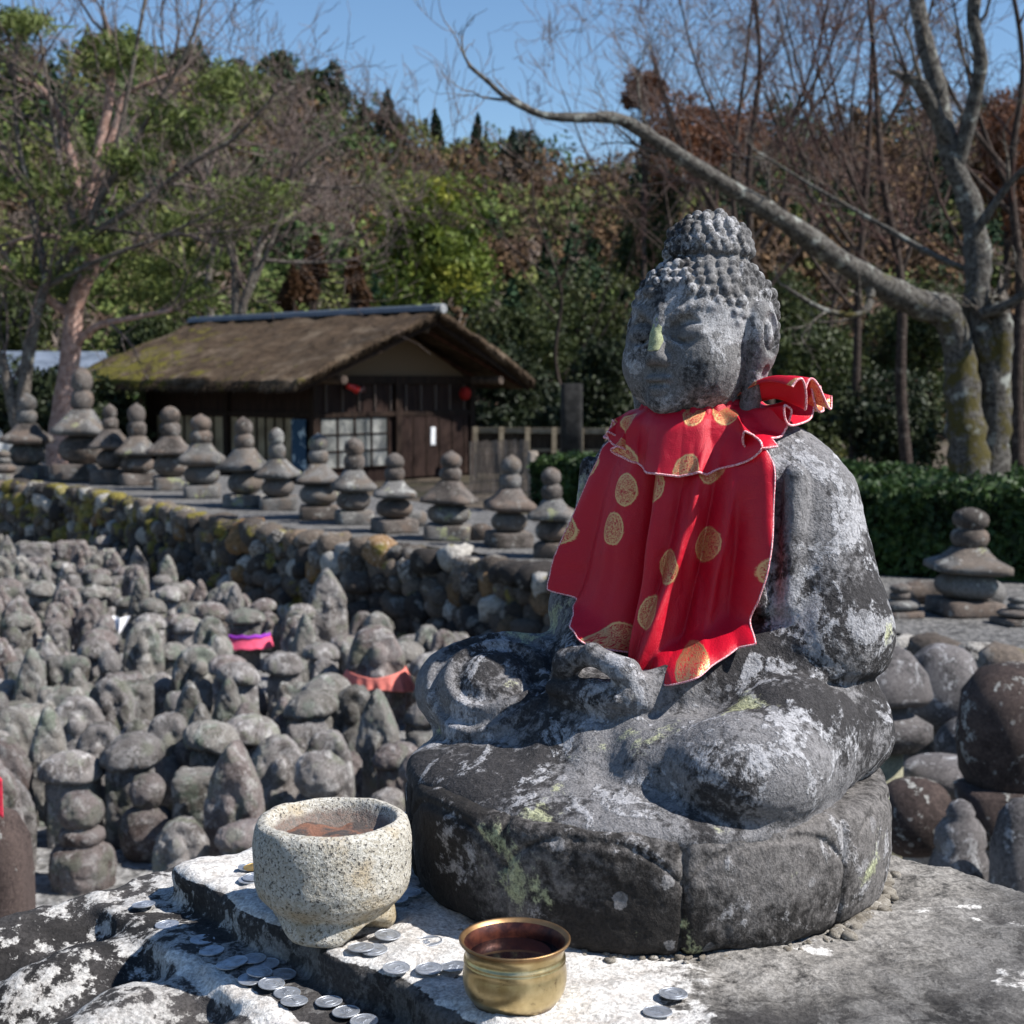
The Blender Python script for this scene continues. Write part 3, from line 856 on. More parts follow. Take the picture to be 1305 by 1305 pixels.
# ------------------------------------------------------------------ granite bowl, brass pot, coins
if 'pots' not in SKIP:
    def m_granite():
        n = NT('granite'); co = n.coord()
        a = n.noise(co, 26, 4, .6); c = n.vor(co, 520, out='Color'); f = n.noise(co, 420, 3, .75); f2 = n.noise(co, 700, 2, .6)
        sx = n.n('ShaderNodeSeparateColor'); n.set(sx.inputs[0], c)
        col = n.mix(sx.outputs[0], (.33, .305, .25), (.52, .505, .46))
        col = n.mix(n.math('MULTIPLY', n.ramp(a, .5, .7), .7), col, (.36, .28, .17))
        col = n.mix(n.ramp(f, .545, .61), col, (.06, .055, .05))
        z = n.n('ShaderNodeSeparateXYZ'); n.set(z.inputs[0], co)
        low = n.math('MULTIPLY', n.ramp(z.outputs[2], .045, .015), n.ramp(a, .35, .6))
        col = n.mix(n.math('MULTIPLY', low, .5), col, (.26, .20, .10))
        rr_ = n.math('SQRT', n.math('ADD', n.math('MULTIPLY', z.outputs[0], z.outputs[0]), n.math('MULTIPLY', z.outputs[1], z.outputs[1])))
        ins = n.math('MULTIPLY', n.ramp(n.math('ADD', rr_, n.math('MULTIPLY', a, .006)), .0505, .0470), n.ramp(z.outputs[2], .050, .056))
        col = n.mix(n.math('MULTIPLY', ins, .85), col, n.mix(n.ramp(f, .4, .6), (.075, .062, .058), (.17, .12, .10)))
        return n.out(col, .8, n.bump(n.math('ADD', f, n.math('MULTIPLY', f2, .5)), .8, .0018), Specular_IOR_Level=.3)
    bp = on(425, 1177, PED)
    bowl = empty('granite_bowl', bp, R(20))
    tag(bowl, 'round speckled granite offering bowl with rusty inside on the white slab', 'bowl')
    ZP = np.array([-.01, 0, .004, .012, .017, .021, .028, .040, .054, .068, .078, .084, .088]); RP = np.array([.046, .0470, .0480, .0478, .0465, .0510, .0575, .0608, .0612, .0612, .0600, .0580, .0520])
    def bowl_f(X, Y, Z):
        r_ = np.sqrt(X*X + Y*Y)
        R_ = np.interp(Z.ravel(), ZP, RP).reshape(Z.shape).astype(np.float32)
        lobes = .0035 * np.cos(3 * np.arctan2(Y, X)) * np.clip(1 - Z / .018, 0, 1)
        d = (r_ - R_ - lobes) * .8
        gap = .011 * np.clip(np.cos(3 * np.arctan2(Y, X) + math.pi), -.2, 1)
        d = smax(d, smax(gap - Z, Z - .0875, .003), .006)
        cav = ell(X, Y, Z, (0, 0, .092), (.0495, .0495, .038))
        return smax(d, -cav, .005)
    bw = sdf_obj('bowl_body', bowl_f, (-.07, -.07, -.005), (.07, .07, .095), .0014, m_granite(), bowl)
    rough(bw, .0008, 60, 4, 5)
    ash = NT('rusty_ash'); co = ash.coord()
    M_ash = ash.out(ash.mix(ash.ramp(ash.noise(co, 60, 5, .7), .42, .6), (.085, .072, .068), (.27, .13, .085)), .95, ash.bump(ash.noise(co, 420, 4, .8), 1, .004))
    a_ = sdf_obj('ash_fill', lambda X, Y, Z: smax(smax(np.sqrt(X*X+Y*Y) - .0475 + 0*Z, .058 - Z, .002), Z - .0690 - .002 * np.sin(X * 120) * np.cos(Y * 90), .004),
                 (-.05, -.05, .05), (.05, .05, .085), .0013, M_ash, bowl)
    rough(a_, .0014, 90, 3, 8)

    def m_brass():
        n = NT('old_brass'); co = n.coord()
        a = n.noise(co, 45, 5, .65); b = n.noise(co, 130, 4, .7, .5)
        sx = n.n('ShaderNodeSeparateXYZ'); n.set(sx.inputs[0], co)
        col = n.mix(n.ramp(a, .35, .65), (.40, .30, .14), (.58, .47, .26))
        tarn = n.ramp(b, .60, .72)
        col = n.mix(n.math('MULTIPLY', tarn, .6), col, (.12, .07, .035))
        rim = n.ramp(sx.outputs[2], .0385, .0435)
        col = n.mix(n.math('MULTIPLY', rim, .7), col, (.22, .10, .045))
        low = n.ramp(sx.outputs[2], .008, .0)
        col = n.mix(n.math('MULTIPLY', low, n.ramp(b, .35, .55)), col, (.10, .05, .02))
        rg = n.math('ADD', n.math('MULTIPLY', a, .25), n.math('MULTIPLY_ADD', rim, .15, .20))
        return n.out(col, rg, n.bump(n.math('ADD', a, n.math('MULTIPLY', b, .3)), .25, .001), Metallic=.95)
    pp = on(656, 1276, PED); pp.z = PED
    pot = empty('brass_pot', pp)
    tag(pot, 'small tarnished brass pot with flared rim and dark water inside', 'pot')
    m = MB()
    prof = [(0, .0012), (.024, .0012), (.0262, .0), (.0288, .0012), (.0295, .0030), (.0318, .0055), (.0342, .0100), (.0354, .0155), (.0356, .0200), (.0350, .0250),
            (.0343, .0288), (.0349, .0296), (.0349, .0304), (.0341, .0311), (.0347, .0318), (.0347, .0325), (.0339, .0332), (.0337, .0355), (.0340, .0380), (.0352, .0405), (.0372, .0425), (.0380, .0436), (.0381, .0446), (.0374, .0452), (.0362, .0447), (.0345, .0425)]
    m.lathe(prof, 72)
    o = m.build('pot_body', m_brass(), pot, True)
    n = NT('pot_inside'); co = n.coord()
    M_in = n.out(n.mix(n.ramp(n.noise(co, 70, 4, .6), .4, .65), (.03, .008, .008), (.12, .035, .02)), .4, n.bump(n.noise(co, 200, 3), .3, .001), Metallic=.5)
    m = MB(); m.lathe([(.0345, .0425), (.0327, .0395), (.0318, .0350), (.0320, .029), (.0325, .022), (.03, .01), (0, .008)], 64); m.build('pot_lining', M_in, pot, True)
    n = NT('dark_water'); M_w = n.out((.006, .003, .004), .04, n.bump(n.noise(n.coord(), 60, 2), .05, .001))
    m = MB(); m.lathe([(.0322, .0325), (.016, .0325), (.0005, .0325)], 48); m.build('dark_water', M_w, pot, True)

    # one-unit aluminium coins
    def m_coin(name, col, r0):
        n = NT(name); co = n.coord(True)
        return n.out(n.mix(n.ramp(n.noise(co, 160, 4, .7), .4, .7), col, tuple(c * .62 for c in col)), r0, n.bump(n.noise(co, 500, 3, .6), .08, .0003), Metallic=.8)
    M_al = m_coin('aluminium', (.50, .53, .58), .5); M_au = m_coin('brass_coin', (.55, .36, .12), .4)
    def coin_mesh(face, mat):
        m = MB()
        m.lathe([(0, .0), (.0098, .0), (.0100, .0002), (.0100, .0012), (.0098, .0014), (.0092, .0014), (.0090, .0011), (.0066, .0011), (.0065, .00135), (.0060, .00135), (.0059, .0011), (0, .0011)] if face == 0 else
                [(0, .0), (.0098, .0), (.0100, .0002), (.0100, .0012), (.0098, .0014), (.0092, .0014), (.0090, .0011), (0, .0011)], 40)
        if face == 0:                # ring with an upright 1 in it
            m.box((0, 0, .0012), (.0014, .0066, .0005)); m.box((-.0009, .0024, .0012), (.0016, .0011, .0005)); m.box((0, -.0031, .0012), (.0034, .0009, .0005))
        else:                        # young tree with paired leaves
            m.box((0, -.0005, .0012), (.0006, .0100, .0005))
            for k, y in enumerate((-.002, .0008, .0032)):
                for s in (-1, 1): m.box((s * .0022, y + .0010, .0012), (.0042 - k * .0006, .0014, .0005), rz=s * .75)
        return m.build('coin', mat, None, False)
    C0 = [coin_mesh(0, M_al), coin_mesh(1, M_al), coin_mesh(1, M_au)]
    zs, zt = PED + .0006, PED - .0300
    S_, T_ = 'silver coin on the white slab, ', 'silver coin on the lower step, '
    coins = [ # x, y, surface, stacking, kind, label
        (460, 1209, 0, 0, 1, S_ + 'upper of two overlapping before the granite bowl'), (477, 1212, 0, -1, 0, S_ + 'dull and half under another before the bowl'),
        (494, 1193, 0, 0, 0, S_ + 'close to the front foot of the granite bowl'), (547, 1201, 0, 0, 1, S_ + 'between the bowl foot and the brass pot'),
        (505, 1235, 0, 0, 0, S_ + 'first in the row ending at the pot'), (547, 1236, 0, 0, 0, S_ + 'middle one in the row ending at the pot'),
        (578, 1233, 0, 0, 1, S_ + 'touching the side of the brass pot'), (858, 1268, 0, 0, 0, S_ + 'upper of the two lying apart beyond the brass pot'),
        (838, 1291, 0, 0, 1, S_ + 'lower of the two lying apart beyond the brass pot'), (522, 1139, 0, 0, 0, 'silver coin in the shadow between granite bowl and round seat'),
        (505, 1147, 0, 0, 1, 'silver coin touching the shaded side of the granite bowl'),
        (318, 1106, 0, 0, 0, 'silver coin behind the bowl with a yellow coin on it'), (325, 1106, 0, 1, 2, 'yellow brass coin lying on a silver coin behind the bowl'),
        (319, 1122, 0, 0, 1, 'silver coin partly under another at the slab corner behind the bowl'), (324, 1119, 0, 1, 0, 'silver coin lying on its mate at the slab corner behind the bowl'),
        (183, 1154, 1, 0, 1, T_ + 'farthest up and alone on the black lichen'), (213, 1180, 1, 0, 0, T_ + 'second from the top, alone'),
        (258, 1199, 1, 0, 0, T_ + 'upper of the pair beside the bowl shadow'), (270, 1213, 1, 0, 1, T_ + 'lower of the pair beside the bowl shadow'),
        (292, 1231, 1, 0, 0, T_ + 'lowest and outermost of the pile'), (300, 1227, 1, 1, 1, T_ + 'on the outermost coin of the pile'),
        (323, 1223, 1, 1, 0, T_ + 'topmost of the pile nearest the bowl'), (340, 1230, 1, 0, 1, T_ + 'half hidden under the pile'),
        (320, 1249, 1, 0, 1, T_ + 'under the highest coin of the pile'), (331, 1240, 1, 2, 0, T_ + 'resting highest in the middle of the pile'),
        (361, 1243, 1, 0, 1, T_ + 'tilted one inside the pile'), (346, 1255, 1, 1, 0, T_ + 'front one of the pile, showing a ring'),
        (366, 1267, 1, 0, 1, T_ + 'covered one of the pair below the pile'), (375, 1277, 1, 1, 0, T_ + 'covering its mate in the pair below the pile'),
        (419, 1278, 1, 0, 0, T_ + 'beside the pair, close under the riser'), (441, 1291, 1, 0, 1, T_ + 'next to last before the picture bottom'),
        (464, 1303, 1, 0, 0, T_ + 'cut by the bottom edge of the picture')]
    for i, (px, py, sf, st, kd, lb) in enumerate(coins):
        z0 = (zs if sf == 0 else zt) + .0015 * st + .0004
        o = C0[kd].copy(); COL.objects.link(o)
        o.location = on(px, py, z0); o.location.z = z0 + .0006
        rr = random.Random(i)
        o.rotation_euler = (rr.uniform(-.06, .06) + (.05 if st else 0), rr.uniform(-.06, .06), rr.uniform(0, 6.28))
        o.scale.z = .72
        if kd == 2: o.name = 'brass_coin'
        tag(o, lb, 'coin', 'coins left as offerings')
    for c in C0: bpy.data.objects.remove(c)
    # crumbs of mortar and grit where the seat meets the slab
    mg = stone('grit', (.10,.085,.065), (.22,.20,.17), (.4,.38,.35), .01, bd=.001)
    rr = random.Random(3); it = []
    for k in range(170):
        a = rr.gauss(-.35, .45) if k % 2 else rr.uniform(-2.4, -.2)
        q = .197 + abs(rr.gauss(0, .007)); s = rr.uniform(.0012, .0042) * (1.7 if -.9 < a < .2 else .7)
        it.append(((TPOS[0] - .643 * .083 + q * math.cos(a), TPOS[1] - .766 * .083 + q * math.sin(a), PED + s * .2), (s * 1.3, s, s * .7), rr.uniform(0, 3), 0))
    o = rubble('mortar_grit', it, mg, None, 9, (5, 7))
    tag(o, kind='stuff')
# ------------------------------------------------------------------ ground, terrace and its rubble wall
TZ = .65
def gravel_mat(name, c0, c1, scale=60, dirt=None):
    n = NT(name); co = n.coord()
    v = n.n('ShaderNodeTexVoronoi'); n.set(v.inputs['Vector'], co); v.inputs['Scale'].default_value = scale
    s_ = n.n('ShaderNodeSeparateColor'); n.set(s_.inputs[0], v.outputs['Color'])
    col = n.mix(s_.outputs[0], c0, c1)
    if dirt: col = n.mix(n.ramp(n.noise(co, .8, 5, .6), .45, .62), col, dirt)
    return n.out(col, .95, n.bump(v.outputs['Distance'], .8, .012), Specular_IOR_Level=.2)
WALL_PX = [(-300, 585), (-120, 600), (0, 613), (105, 622), (233, 651), (326, 669), (437, 686), (582, 703), (699, 727), (900, 766), (1200, 822), (1330, 856), (1500, 905)]
WP = [on(x, y, TZ) for x, y in WALL_PX]
WX = np.array([p.x for p in WP]); WY = np.array([p.y for p in WP])
def wall_y(x): return float(np.interp(x, WX, WY))
NRM = []
if 'ground' not in SKIP:
    g = mesh_np('ground', [(-600, -40, 0), (600, -40, 0), (600, 900, 0), (-600, 900, 0)], np.array([[0, 1, 2, 3]]), gravel_mat('ground_earth', (.05, .040, .030), (.13, .105, .08), 30, (.05, .045, .028)))
    tag(g, kind='structure')
    P = [(p.x, p.y - .02) for p in WP]
    fg = mesh_np('gravel_path', [(x, y, .004) for x, y in P] + [(x * .3 - 1.5, 2.0, .004) for x, y in P], np.array([(i, i + len(P), i + 1 + len(P), i + 1) for i in range(len(P) - 1)]), gravel_mat('path_gravel', (.085, .083, .08), (.28, .275, .27), 42), False)
    tag(fg, kind='structure')
    V = []; Q = []
    N_ = len(WP)
    for i, p in enumerate(WP):
        V += [(p.x + .06, p.y + .06, TZ), (p.x + 1.45, p.y + 1.75, TZ), (p.x + 1.9, p.y + 2.4, 0)]
    for i in range(N_ - 1):
        Q += [(3*i, 3*i+3, 3*i+4, 3*i+1), (3*i+1, 3*i+4, 3*i+5, 3*i+2)]
    t = mesh_np('terrace_gravel', V, np.array(Q), gravel_mat('terrace_gravel', (.055, .054, .053), (.17, .165, .16), 38), False)
    tag(t, kind='structure')

def m_wall():
    n = NT('wall_stones'); co = n.coord()
    at_ = n.n('ShaderNodeAttribute'); at_.attribute_name = 'tone'
    s_ = n.n('ShaderNodeSeparateColor'); n.set(s_.inputs[0], at_.outputs['Color'])
    r_, g_, b_ = s_.outputs
    a = n.noise(co, 7, 5, .65); c = n.noise(co, 40, 5, .7)
    col = n.mix(n.ramp(r_, 0, 1), (.030, .026, .024), (.13, .105, .085))
    col = n.mix(n.ramp(g_, .90, .97), col, (.22, .13, .06))
    col = n.mix(n.ramp(n.math('MULTIPLY', b_, n.math('MULTIPLY_ADD', c, .5, .75)), .80, .92), col, (.36, .34, .31))
    col = n.mix(n.math('MULTIPLY', n.ramp(a, .55, .62), .55), col, (.26, .25, .23))
    sx = n.n('ShaderNodeSeparateXYZ'); n.set(sx.inputs[0], co)
    left = n.ramp(sx.outputs[0], -.6, -4.2)
    geo = n.n('ShaderNodeNewGeometry').outputs['Normal']
    sz = n.n('ShaderNodeSeparateXYZ'); n.set(sz.inputs[0], geo)
    ms = n.ramp(n.math('ADD', n.noise(co, 3.2, 5, .65), n.math('ADD', n.math('MULTIPLY', left, .10), n.math('MULTIPLY', sz.outputs[2], .03))), .61, .68)
    col = n.mix(n.math('MULTIPLY', ms, .85), col, n.mix(c, (.12, .10, .02), (.25, .21, .04)))
    hs = n.n('ShaderNodeHueSaturation'); n.set(hs.inputs['Color'], col); n.set(hs.inputs['Value'], n.math('MULTIPLY_ADD', n.ramp(c, .3, .7), .7, .6))
    return n.out(hs.outputs[0], .9, n.bump(n.math('ADD', c, a), .8, .02), Specular_IOR_Level=.25)

if 'wall' not in SKIP:
    items = []; rr = random.Random(11)
    # arc-length walk along the edge
    s_ = [0]
    for i in range(1, len(WP)): s_.append(s_[-1] + (WP[i] - WP[i-1]).length)
    tot = s_[-1]
    def along(t):
        return (float(np.interp(t, s_, WX)), float(np.interp(t, s_, WY)))
    def tang(t):
        a, b = along(t - .1), along(t + .1); return math.atan2(b[1] - a[1], b[0] - a[0])
    for row, z in enumerate((.04, .15, .26, .37, .48, .585)):
        t = rr.uniform(0, .1)
        while t < tot:
            w_ = rr.uniform(.065, .135) * (1.15 if row == 5 else 1)
            x, y = along(t + w_); a = tang(t + w_)
            off = (.60 - z) * -.14 + rr.uniform(-.03, .05)
            nx, ny = -math.sin(a), math.cos(a)
            hz = rr.uniform(.065, .10)
            items.append(((x + nx * off, y + ny * off, z + rr.uniform(-.02, .02)), (w_, rr.uniform(.09, .14), hz), a + rr.uniform(-.35, .35), rr.uniform(-.5, .5)))
            t += w_ * 1.75
    wl = rubble('rubble_wall', items, m_wall())
    tag(wl, 'low wall of piled mossy brown and grey boulders holding up the gravel terrace', 'wall')
    mb = MB()
    for i in range(len(WP) - 1):
        a, b = WP[i], WP[i+1]
        mb.hexa([(a.x - .0, a.y - .02, 0), (b.x - .0, b.y - .02, 0), (b.x + .1, b.y + .1, 0), (a.x + .1, a.y + .1, 0), (a.x + .05, a.y + .06, TZ - .01), (b.x + .05, b.y + .06, TZ - .01), (b.x + .1, b.y + .1, TZ - .01), (a.x + .1, a.y + .1, TZ - .01)])
    n = NT('dark_earth'); bk = mb.build('earth_fill', n.out((.025, .02, .015), 1), wl)

# ------------------------------------------------------------------ memorial stones built of rings
def loft(name, rings, mat, parent, n=28, rot=0, amp=.01, seed=0, scale=6):
    """rings of superellipses: (z, rx, ry, exponent)"""
    V = []
    m = []
    # refine
    Z = [r_[0] for r_ in rings]
    for i in range(len(rings)): m.append(rings[i])
    for z, rx, ry, e in m:
        for j in range(n):
            a = 2 * math.pi * j / n + 1e-4
            c, s = math.cos(a), math.sin(a)
            q = (abs(c) ** e + abs(s) ** e) ** (-1 / e)
            V.append((rx * q * c, ry * q * s, z))
    V = np.array(V)
    if rot:
        c, s = math.cos(rot), math.sin(rot); V = V @ np.array([[c, -s, 0], [s, c, 0], [0, 0, 1]]).T
    F_ = []
    for i in range(len(m) - 1):
        for j in range(n):
            k = (j + 1) % n; F_.append((i*n+j, i*n+k, (i+1)*n+k, (i+1)*n+j))
    o = mesh_np(name, V, [np.array(F_), np.array([list(range(n))[::-1]]), np.array([list(range((len(m)-1)*n, len(m)*n))])], mat, True, parent)
    if amp: rough(o, amp, scale, 3, seed)
    return o

M_gor = [stone('memorial_stone_grey', (.04, .038, .036), (.14, .135, .13), (.30, .30, .28), .16, (.38, .6), (.55, .63), (.27, .28, .15), bump=.7, vary=True, brown=(.115, .095, .08)),
         stone('memorial_stone_brown', (.038, .032, .028), (.12, .104, .094), (.27, .265, .245), .14, (.40, .62), (.56, .64), None, bump=.7, vary=True, brown=(.12, .092, .075))]

def gorinto(px, top, bot, wpx, seed, label, group='five-tier memorial stones along the terrace', D=None, wide=1.0, zbase=TZ, missing=(), mats=None):
    rr = random.Random(seed)
    p = on(px, bot, zbase) if D is None else at(px, bot, D)
    D = p.y
    H = (bot - top) * D / F; W = wpx * D / F / 2
    t = empty('five_tier_stone', (p.x, p.y, zbase if D is None else p.z), rr.uniform(-.35, .35)); t.rotation_euler.x = rr.uniform(-.035, .035); t.rotation_euler.y = rr.uniform(-.045, .045)
    tag(t, label, 'memorial stone', group)
    mg = mats or M_gor
    hb, hr_, hf, ht = H * rr.uniform(.13, .18), H * rr.uniform(.23, .27), H * rr.uniform(.22, .27), 0
    ht = H - hb - hr_ - hf
    bw_ = W * rr.uniform(.78, .95)
    loft('base_stone', [(0, bw_, bw_, 9), (hb * .15, bw_ * 1.01, bw_, 9), (hb * .9, bw_, bw_, 9), (hb, bw_ * .94, bw_ * .94, 8)], rr.choice(mg), t, 40, .1, H * .012, seed)
    z = hb - .002; rw = W * rr.uniform(.74, .88)
    prof = [(z + hr_ * (1 - math.cos(a)) / 2, rw * max(.30, math.sin(a) ** .72), rw * max(.30, math.sin(a) ** .72), 2.15) for a in [math.pi * q / 12 for q in range(13)]]
    loft('round_stone', prof, rr.choice(mg), t, 32, 0, H * .012, seed + 1)
    z += hr_ - .003
    if 'roof' not in missing:
        fl = hf * rr.uniform(.20, .34)
        rf = [(z, W * .80, W * .80, 4), (z + fl * .3, W, W, 8), (z + fl, W * .985, W * .985, 8), (z + fl + hf * .12, W * .88, W * .88, 4), (z + hf * .58, W * .68, W * .68, 3.6), (z + hf * .80, W * .52, W * .52, 3.2), (z + hf * .96, W * .44, W * .44, 3), (z + hf, W * .36, W * .36, 3)]
        loft('roof_stone', rf, rr.choice(mg), t, 40, rr.uniform(-.3, .3), H * .010, seed + 2)
        z += hf - .002
    r1 = W * rr.uniform(.38, .46)
    k = rr.uniform(.42, .5)
    pr = [(0, .80), (.06, .98), (.20, 1.10), (.32, 1.06), (.40, .92), (.435, .74), (.47, .80), (.54, .98), (.66, 1.04), (.77, .98), (.86, .78), (.92, .50), (.955, .26), (1.0, .10)]
    if seed % 3 == 0: pr = pr[:-2] + [(.95, .34), (.97, .1)]
    loft('finial', [(z + ht * a, r1 * b, r1 * b, 2.1) for a, b in pr], rr.choice(mg), t, 28, 0, H * .008, seed + 3)
    return t

if 'row' not in SKIP:
    D_ = 'five-tier grey stone, '
    L = [(5, 560, 612, 40, 'low headless memorial stone cut by the left edge of the view'),
         (34, 500, 610, 58, 'mossy five-tier memorial stone just left of the tallest one'),
         (104, 467, 612, 66, 'tallest five-tier memorial stone, beside the pink pine trunk'),
         (143, 513, 616, 48, 'slim five-tier memorial stone directly beyond the tallest one'),
         (176, 513, 618, 50, 'five-tier memorial stone third after the tallest, with wide pale ball'),
         (218, 516, 624, 54, 'five-tier stone with greenish finial under the left roof corner'),
         (258, 527, 634, 56, 'five-tier stone with steep pale roof before the hut shutters'),
         (314, 529, 645, 57, 'five-tier stone with brown ball standing before the hut side'),
         (356, 542, 649, 50, 'five-tier stone with pointed finial before the blue banner'),
         (406, 551, 661, 58, 'five-tier stone before the corner post of the hut'),
         (451, 554, 667, 56, 'five-tier stone with knobbly roof before the paper window'),
         (503, 574, 678, 56, 'five-tier stone with mossy rounded roof before the dark door edge'),
         (571, 573, 687, 64, 'five-tier stone with upswept roof before the hut door'),
         (648, 577, 696, 62, 'five-tier stone with pointed jewel before the picket fence'),
         (706, 591, 710, 58, 'dark five-tier stone half behind the red bib')]
    for i, (x, a, b, w_, lb) in enumerate(L): gorinto(x, a, b, w_, 100 + i * 7, lb, missing=('roof',) if i == 0 else ())
    gorinto(1229, 640, 782, 98, 333, 'five-tier stone with broad flaring roof before the dark hedge')
    gorinto(1148, 727, 785, 60, 341, 'broken memorial stone without roof close behind the figure elbow', missing=('roof',))
    gorinto(1296, 742, 795, 66, 345, 'broken memorial stone without roof at the far end of the hedge', missing=('roof',))
    for k, (x, y, s, lb) in enumerate([(527, 672, .085, 'small dark boulder between two memorial stones before the hut door'), (612, 690, .08, 'small grey boulder left of the pointed-jewel stone'),
                                       (322, 625, .07, 'boulder behind the stone before the hut side'), (740, 712, .11, 'boulder half behind the red bib'), (190, 612, .08, 'boulder between the greenish-finial stone and its neighbour'),
                                       (1180, 772, .08, 'pale block beside the stone with flaring roof'), (1262, 775, .09, 'mossy block on the gravel beside the flaring-roof stone')]):
        V, a3, a4 = blob(10, 16, 60 + k, .15, 2.6)
        o = mesh_np('boulder', V * np.array((s * 1.2, s, s * .8)), [a3, a4], M_gor[k % 2]); p = on(x, y, TZ); o.location = (p.x, p.y + .1, TZ + s * .65)
        tag(o, lb, 'boulder', 'boulders among the memorial stones')

# ------------------------------------------------------------------ the field of small stone figures
M_fld = [stone('field_stone_grey', (.070, .060, .054), (.185, .170, .162), (.36, .345, .335), .07, (.40, .58), (.49, .60), None, moss=(.13, .15, .095), bump=.8, bd=.010, vary=True, speck=1.2, tone=True),
         stone('field_stone_mauve', (.075, .055, .050), (.175, .148, .140), (.35, .33, .318), .07, (.40, .58), (.50, .61), None, moss=(.13, .155, .11), bump=.8, bd=.010, vary=True, speck=1.2, tone=True),
         stone('field_stone_green', (.068, .060, .050), (.175, .163, .148), (.34, .33, .31), .07, (.40, .58), (.50, .61), None, moss=(.12, .17, .12), bump=.8, bd=.010, vary=True, speck=1.2, tone=True)]
def V_niche(X, Y, Z, rr):           # boat-shaped back slab with a figure in relief
    h = rr.uniform(.33, .40); w_ = rr.uniform(.10, .125)
    prof = w_ * np.clip(1 - (np.clip(Z - h * .45, 0, 1) / (h * .58))**2.2, 0.0001, 1)**.5
    d = smax(smax(np.abs(X) - prof, np.abs(Y - .02) - .055, .03), np.maximum(Z - h, -.05 - Z), .03)
    d = smax(d, -ell(X, Y, Z, (0, -.062, h * .52), (w_ * .72, .04, h * .42)), .01)
    d = smin(d, ell(X, Y, Z, (0, -.045, h * .74), (.034, .034, .042)), .006)
    d = smin(d, ell(X, Y, Z, (0, -.035, h * .40), (.062, .042, .105)), .015)
    return smin(d, ell(X, Y, Z, (0, -.060, h * .38), (.030, .022, .022)), .012)
def V_cap(X, Y, Z, rr):             # block body under a wide loose cap stone
    w_ = rr.uniform(.085, .11); h = rr.uniform(.24, .29)
    d = rbox(X, Y, Z, (0, 0, h / 2 - .03), (w_, .07, h / 2 + .03), .03)
    d = smin(d, ell(X, Y, Z, (0, -.062, h * .72), (.034, .026, .038)), .012)
    d = smin(d, ell(X, Y, Z, (0, -.055, h * .38), (.05, .03, .06)), .02)
    t = rr.uniform(-.1, .1)
    Z2 = Z + X * t
    cp = smax(ell(X, Y, Z2, (rr.uniform(-.01, .01), -.012, h + .012), (w_ * 1.34, .105, .072)), h - .002 - Z2, .02)
    return np.minimum(d, cp)
def V_round(X, Y, Z, rr):           # round head on a stout body
    h = rr.uniform(.22, .28); r_ = rr.uniform(.062, .085)
    d = smax(ell(X, Y, Z, (0, 0, h * .42), (.105, .078, h * .60)), Z - h * .92, .03)
    d = smin(d, ell(X, Y, Z, (0, -.005, h + r_ * .55), (r_, r_ * .95, r_)), .012)
    return smin(d, ell(X, Y, Z, (0, -.07, h * .45), (.03, .02, .02)), .014)
def V_point(X, Y, Z, rr):           # pointed slab
    h = rr.uniform(.34, .44); w_ = rr.uniform(.085, .115)
    prof = w_ * np.clip(1 - (np.clip(Z - h * .35, 0, 1) / (h * .68))**2.3, 0.0001, 1)
    d = smax(smax(np.abs(X + .1 * (Z - .2) * rr.uniform(-1, 1)) - prof, np.abs(Y) - .06, .04), np.maximum(Z - h, -.05 - Z), .02)
    d = smin(d, ell(X, Y, Z, (0, -.055, h * .55), (.030, .022, .034)), .008)
    return smin(d, ell(X, Y, Z, (0, -.050, h * .28), (.048, .024, .075)), .014)
def V_block(X, Y, Z, rr):           # squared block
    return rbox(X, Y, Z, (0, 0, .12), (rr.uniform(.10, .13), .075, rr.uniform(.14, .19)), .035)
def V_low(X, Y, Z, rr):
    d = ell(X, Y, Z, (0, 0, .06), (rr.uniform(.11, .14), .09, rr.uniform(.11, .15)))
    return smin(d, ell(X, Y, Z, (.02, -.03, .15), (.055, .05, .055)), .03)
def V_pair(X, Y, Z, rr):            # two figures side by side on one slab
    d = rbox(X, Y, Z, (0, .02, .12), (.12, .045, .19), .045)
    for s in (-1, 1):
        d = smin(d, ell(X, Y, Z, (s*.052, -.025, .215), (.033, .030, .038)), .008)
        d = smin(d, ell(X, Y, Z, (s*.052, -.02, .105), (.045, .035, .085)), .012)
    return d
def V_ball(X, Y, Z, rr):            # ball on a disc on a stout drum
    r_ = np.sqrt(X*X + Y*Y)
    d = smax(r_ - .115 - .01 * np.sin(Z * 20), np.abs(Z - .05) - .12, .05)
    d = smin(d, smax(r_ - .088, np.abs(Z - .205) - .028, .03), .015)
    return np.minimum(d, ell(X, Y, Z, (0, 0, .30), (.086, .084, .078)))
KINDS = [('niche_figure', V_niche, 'niche figure', 5), ('capped_figure', V_cap, 'figure under cap stone', 6), ('round_headed_figure', V_round, 'round-headed figure', 4),
         ('pointed_figure', V_point, 'pointed slab', 2), ('block_stone', V_block, 'plain squared block', 2), ('low_stone', V_low, 'low lump', 3), ('paired_figure', V_pair, 'two-figure slab', 2)]
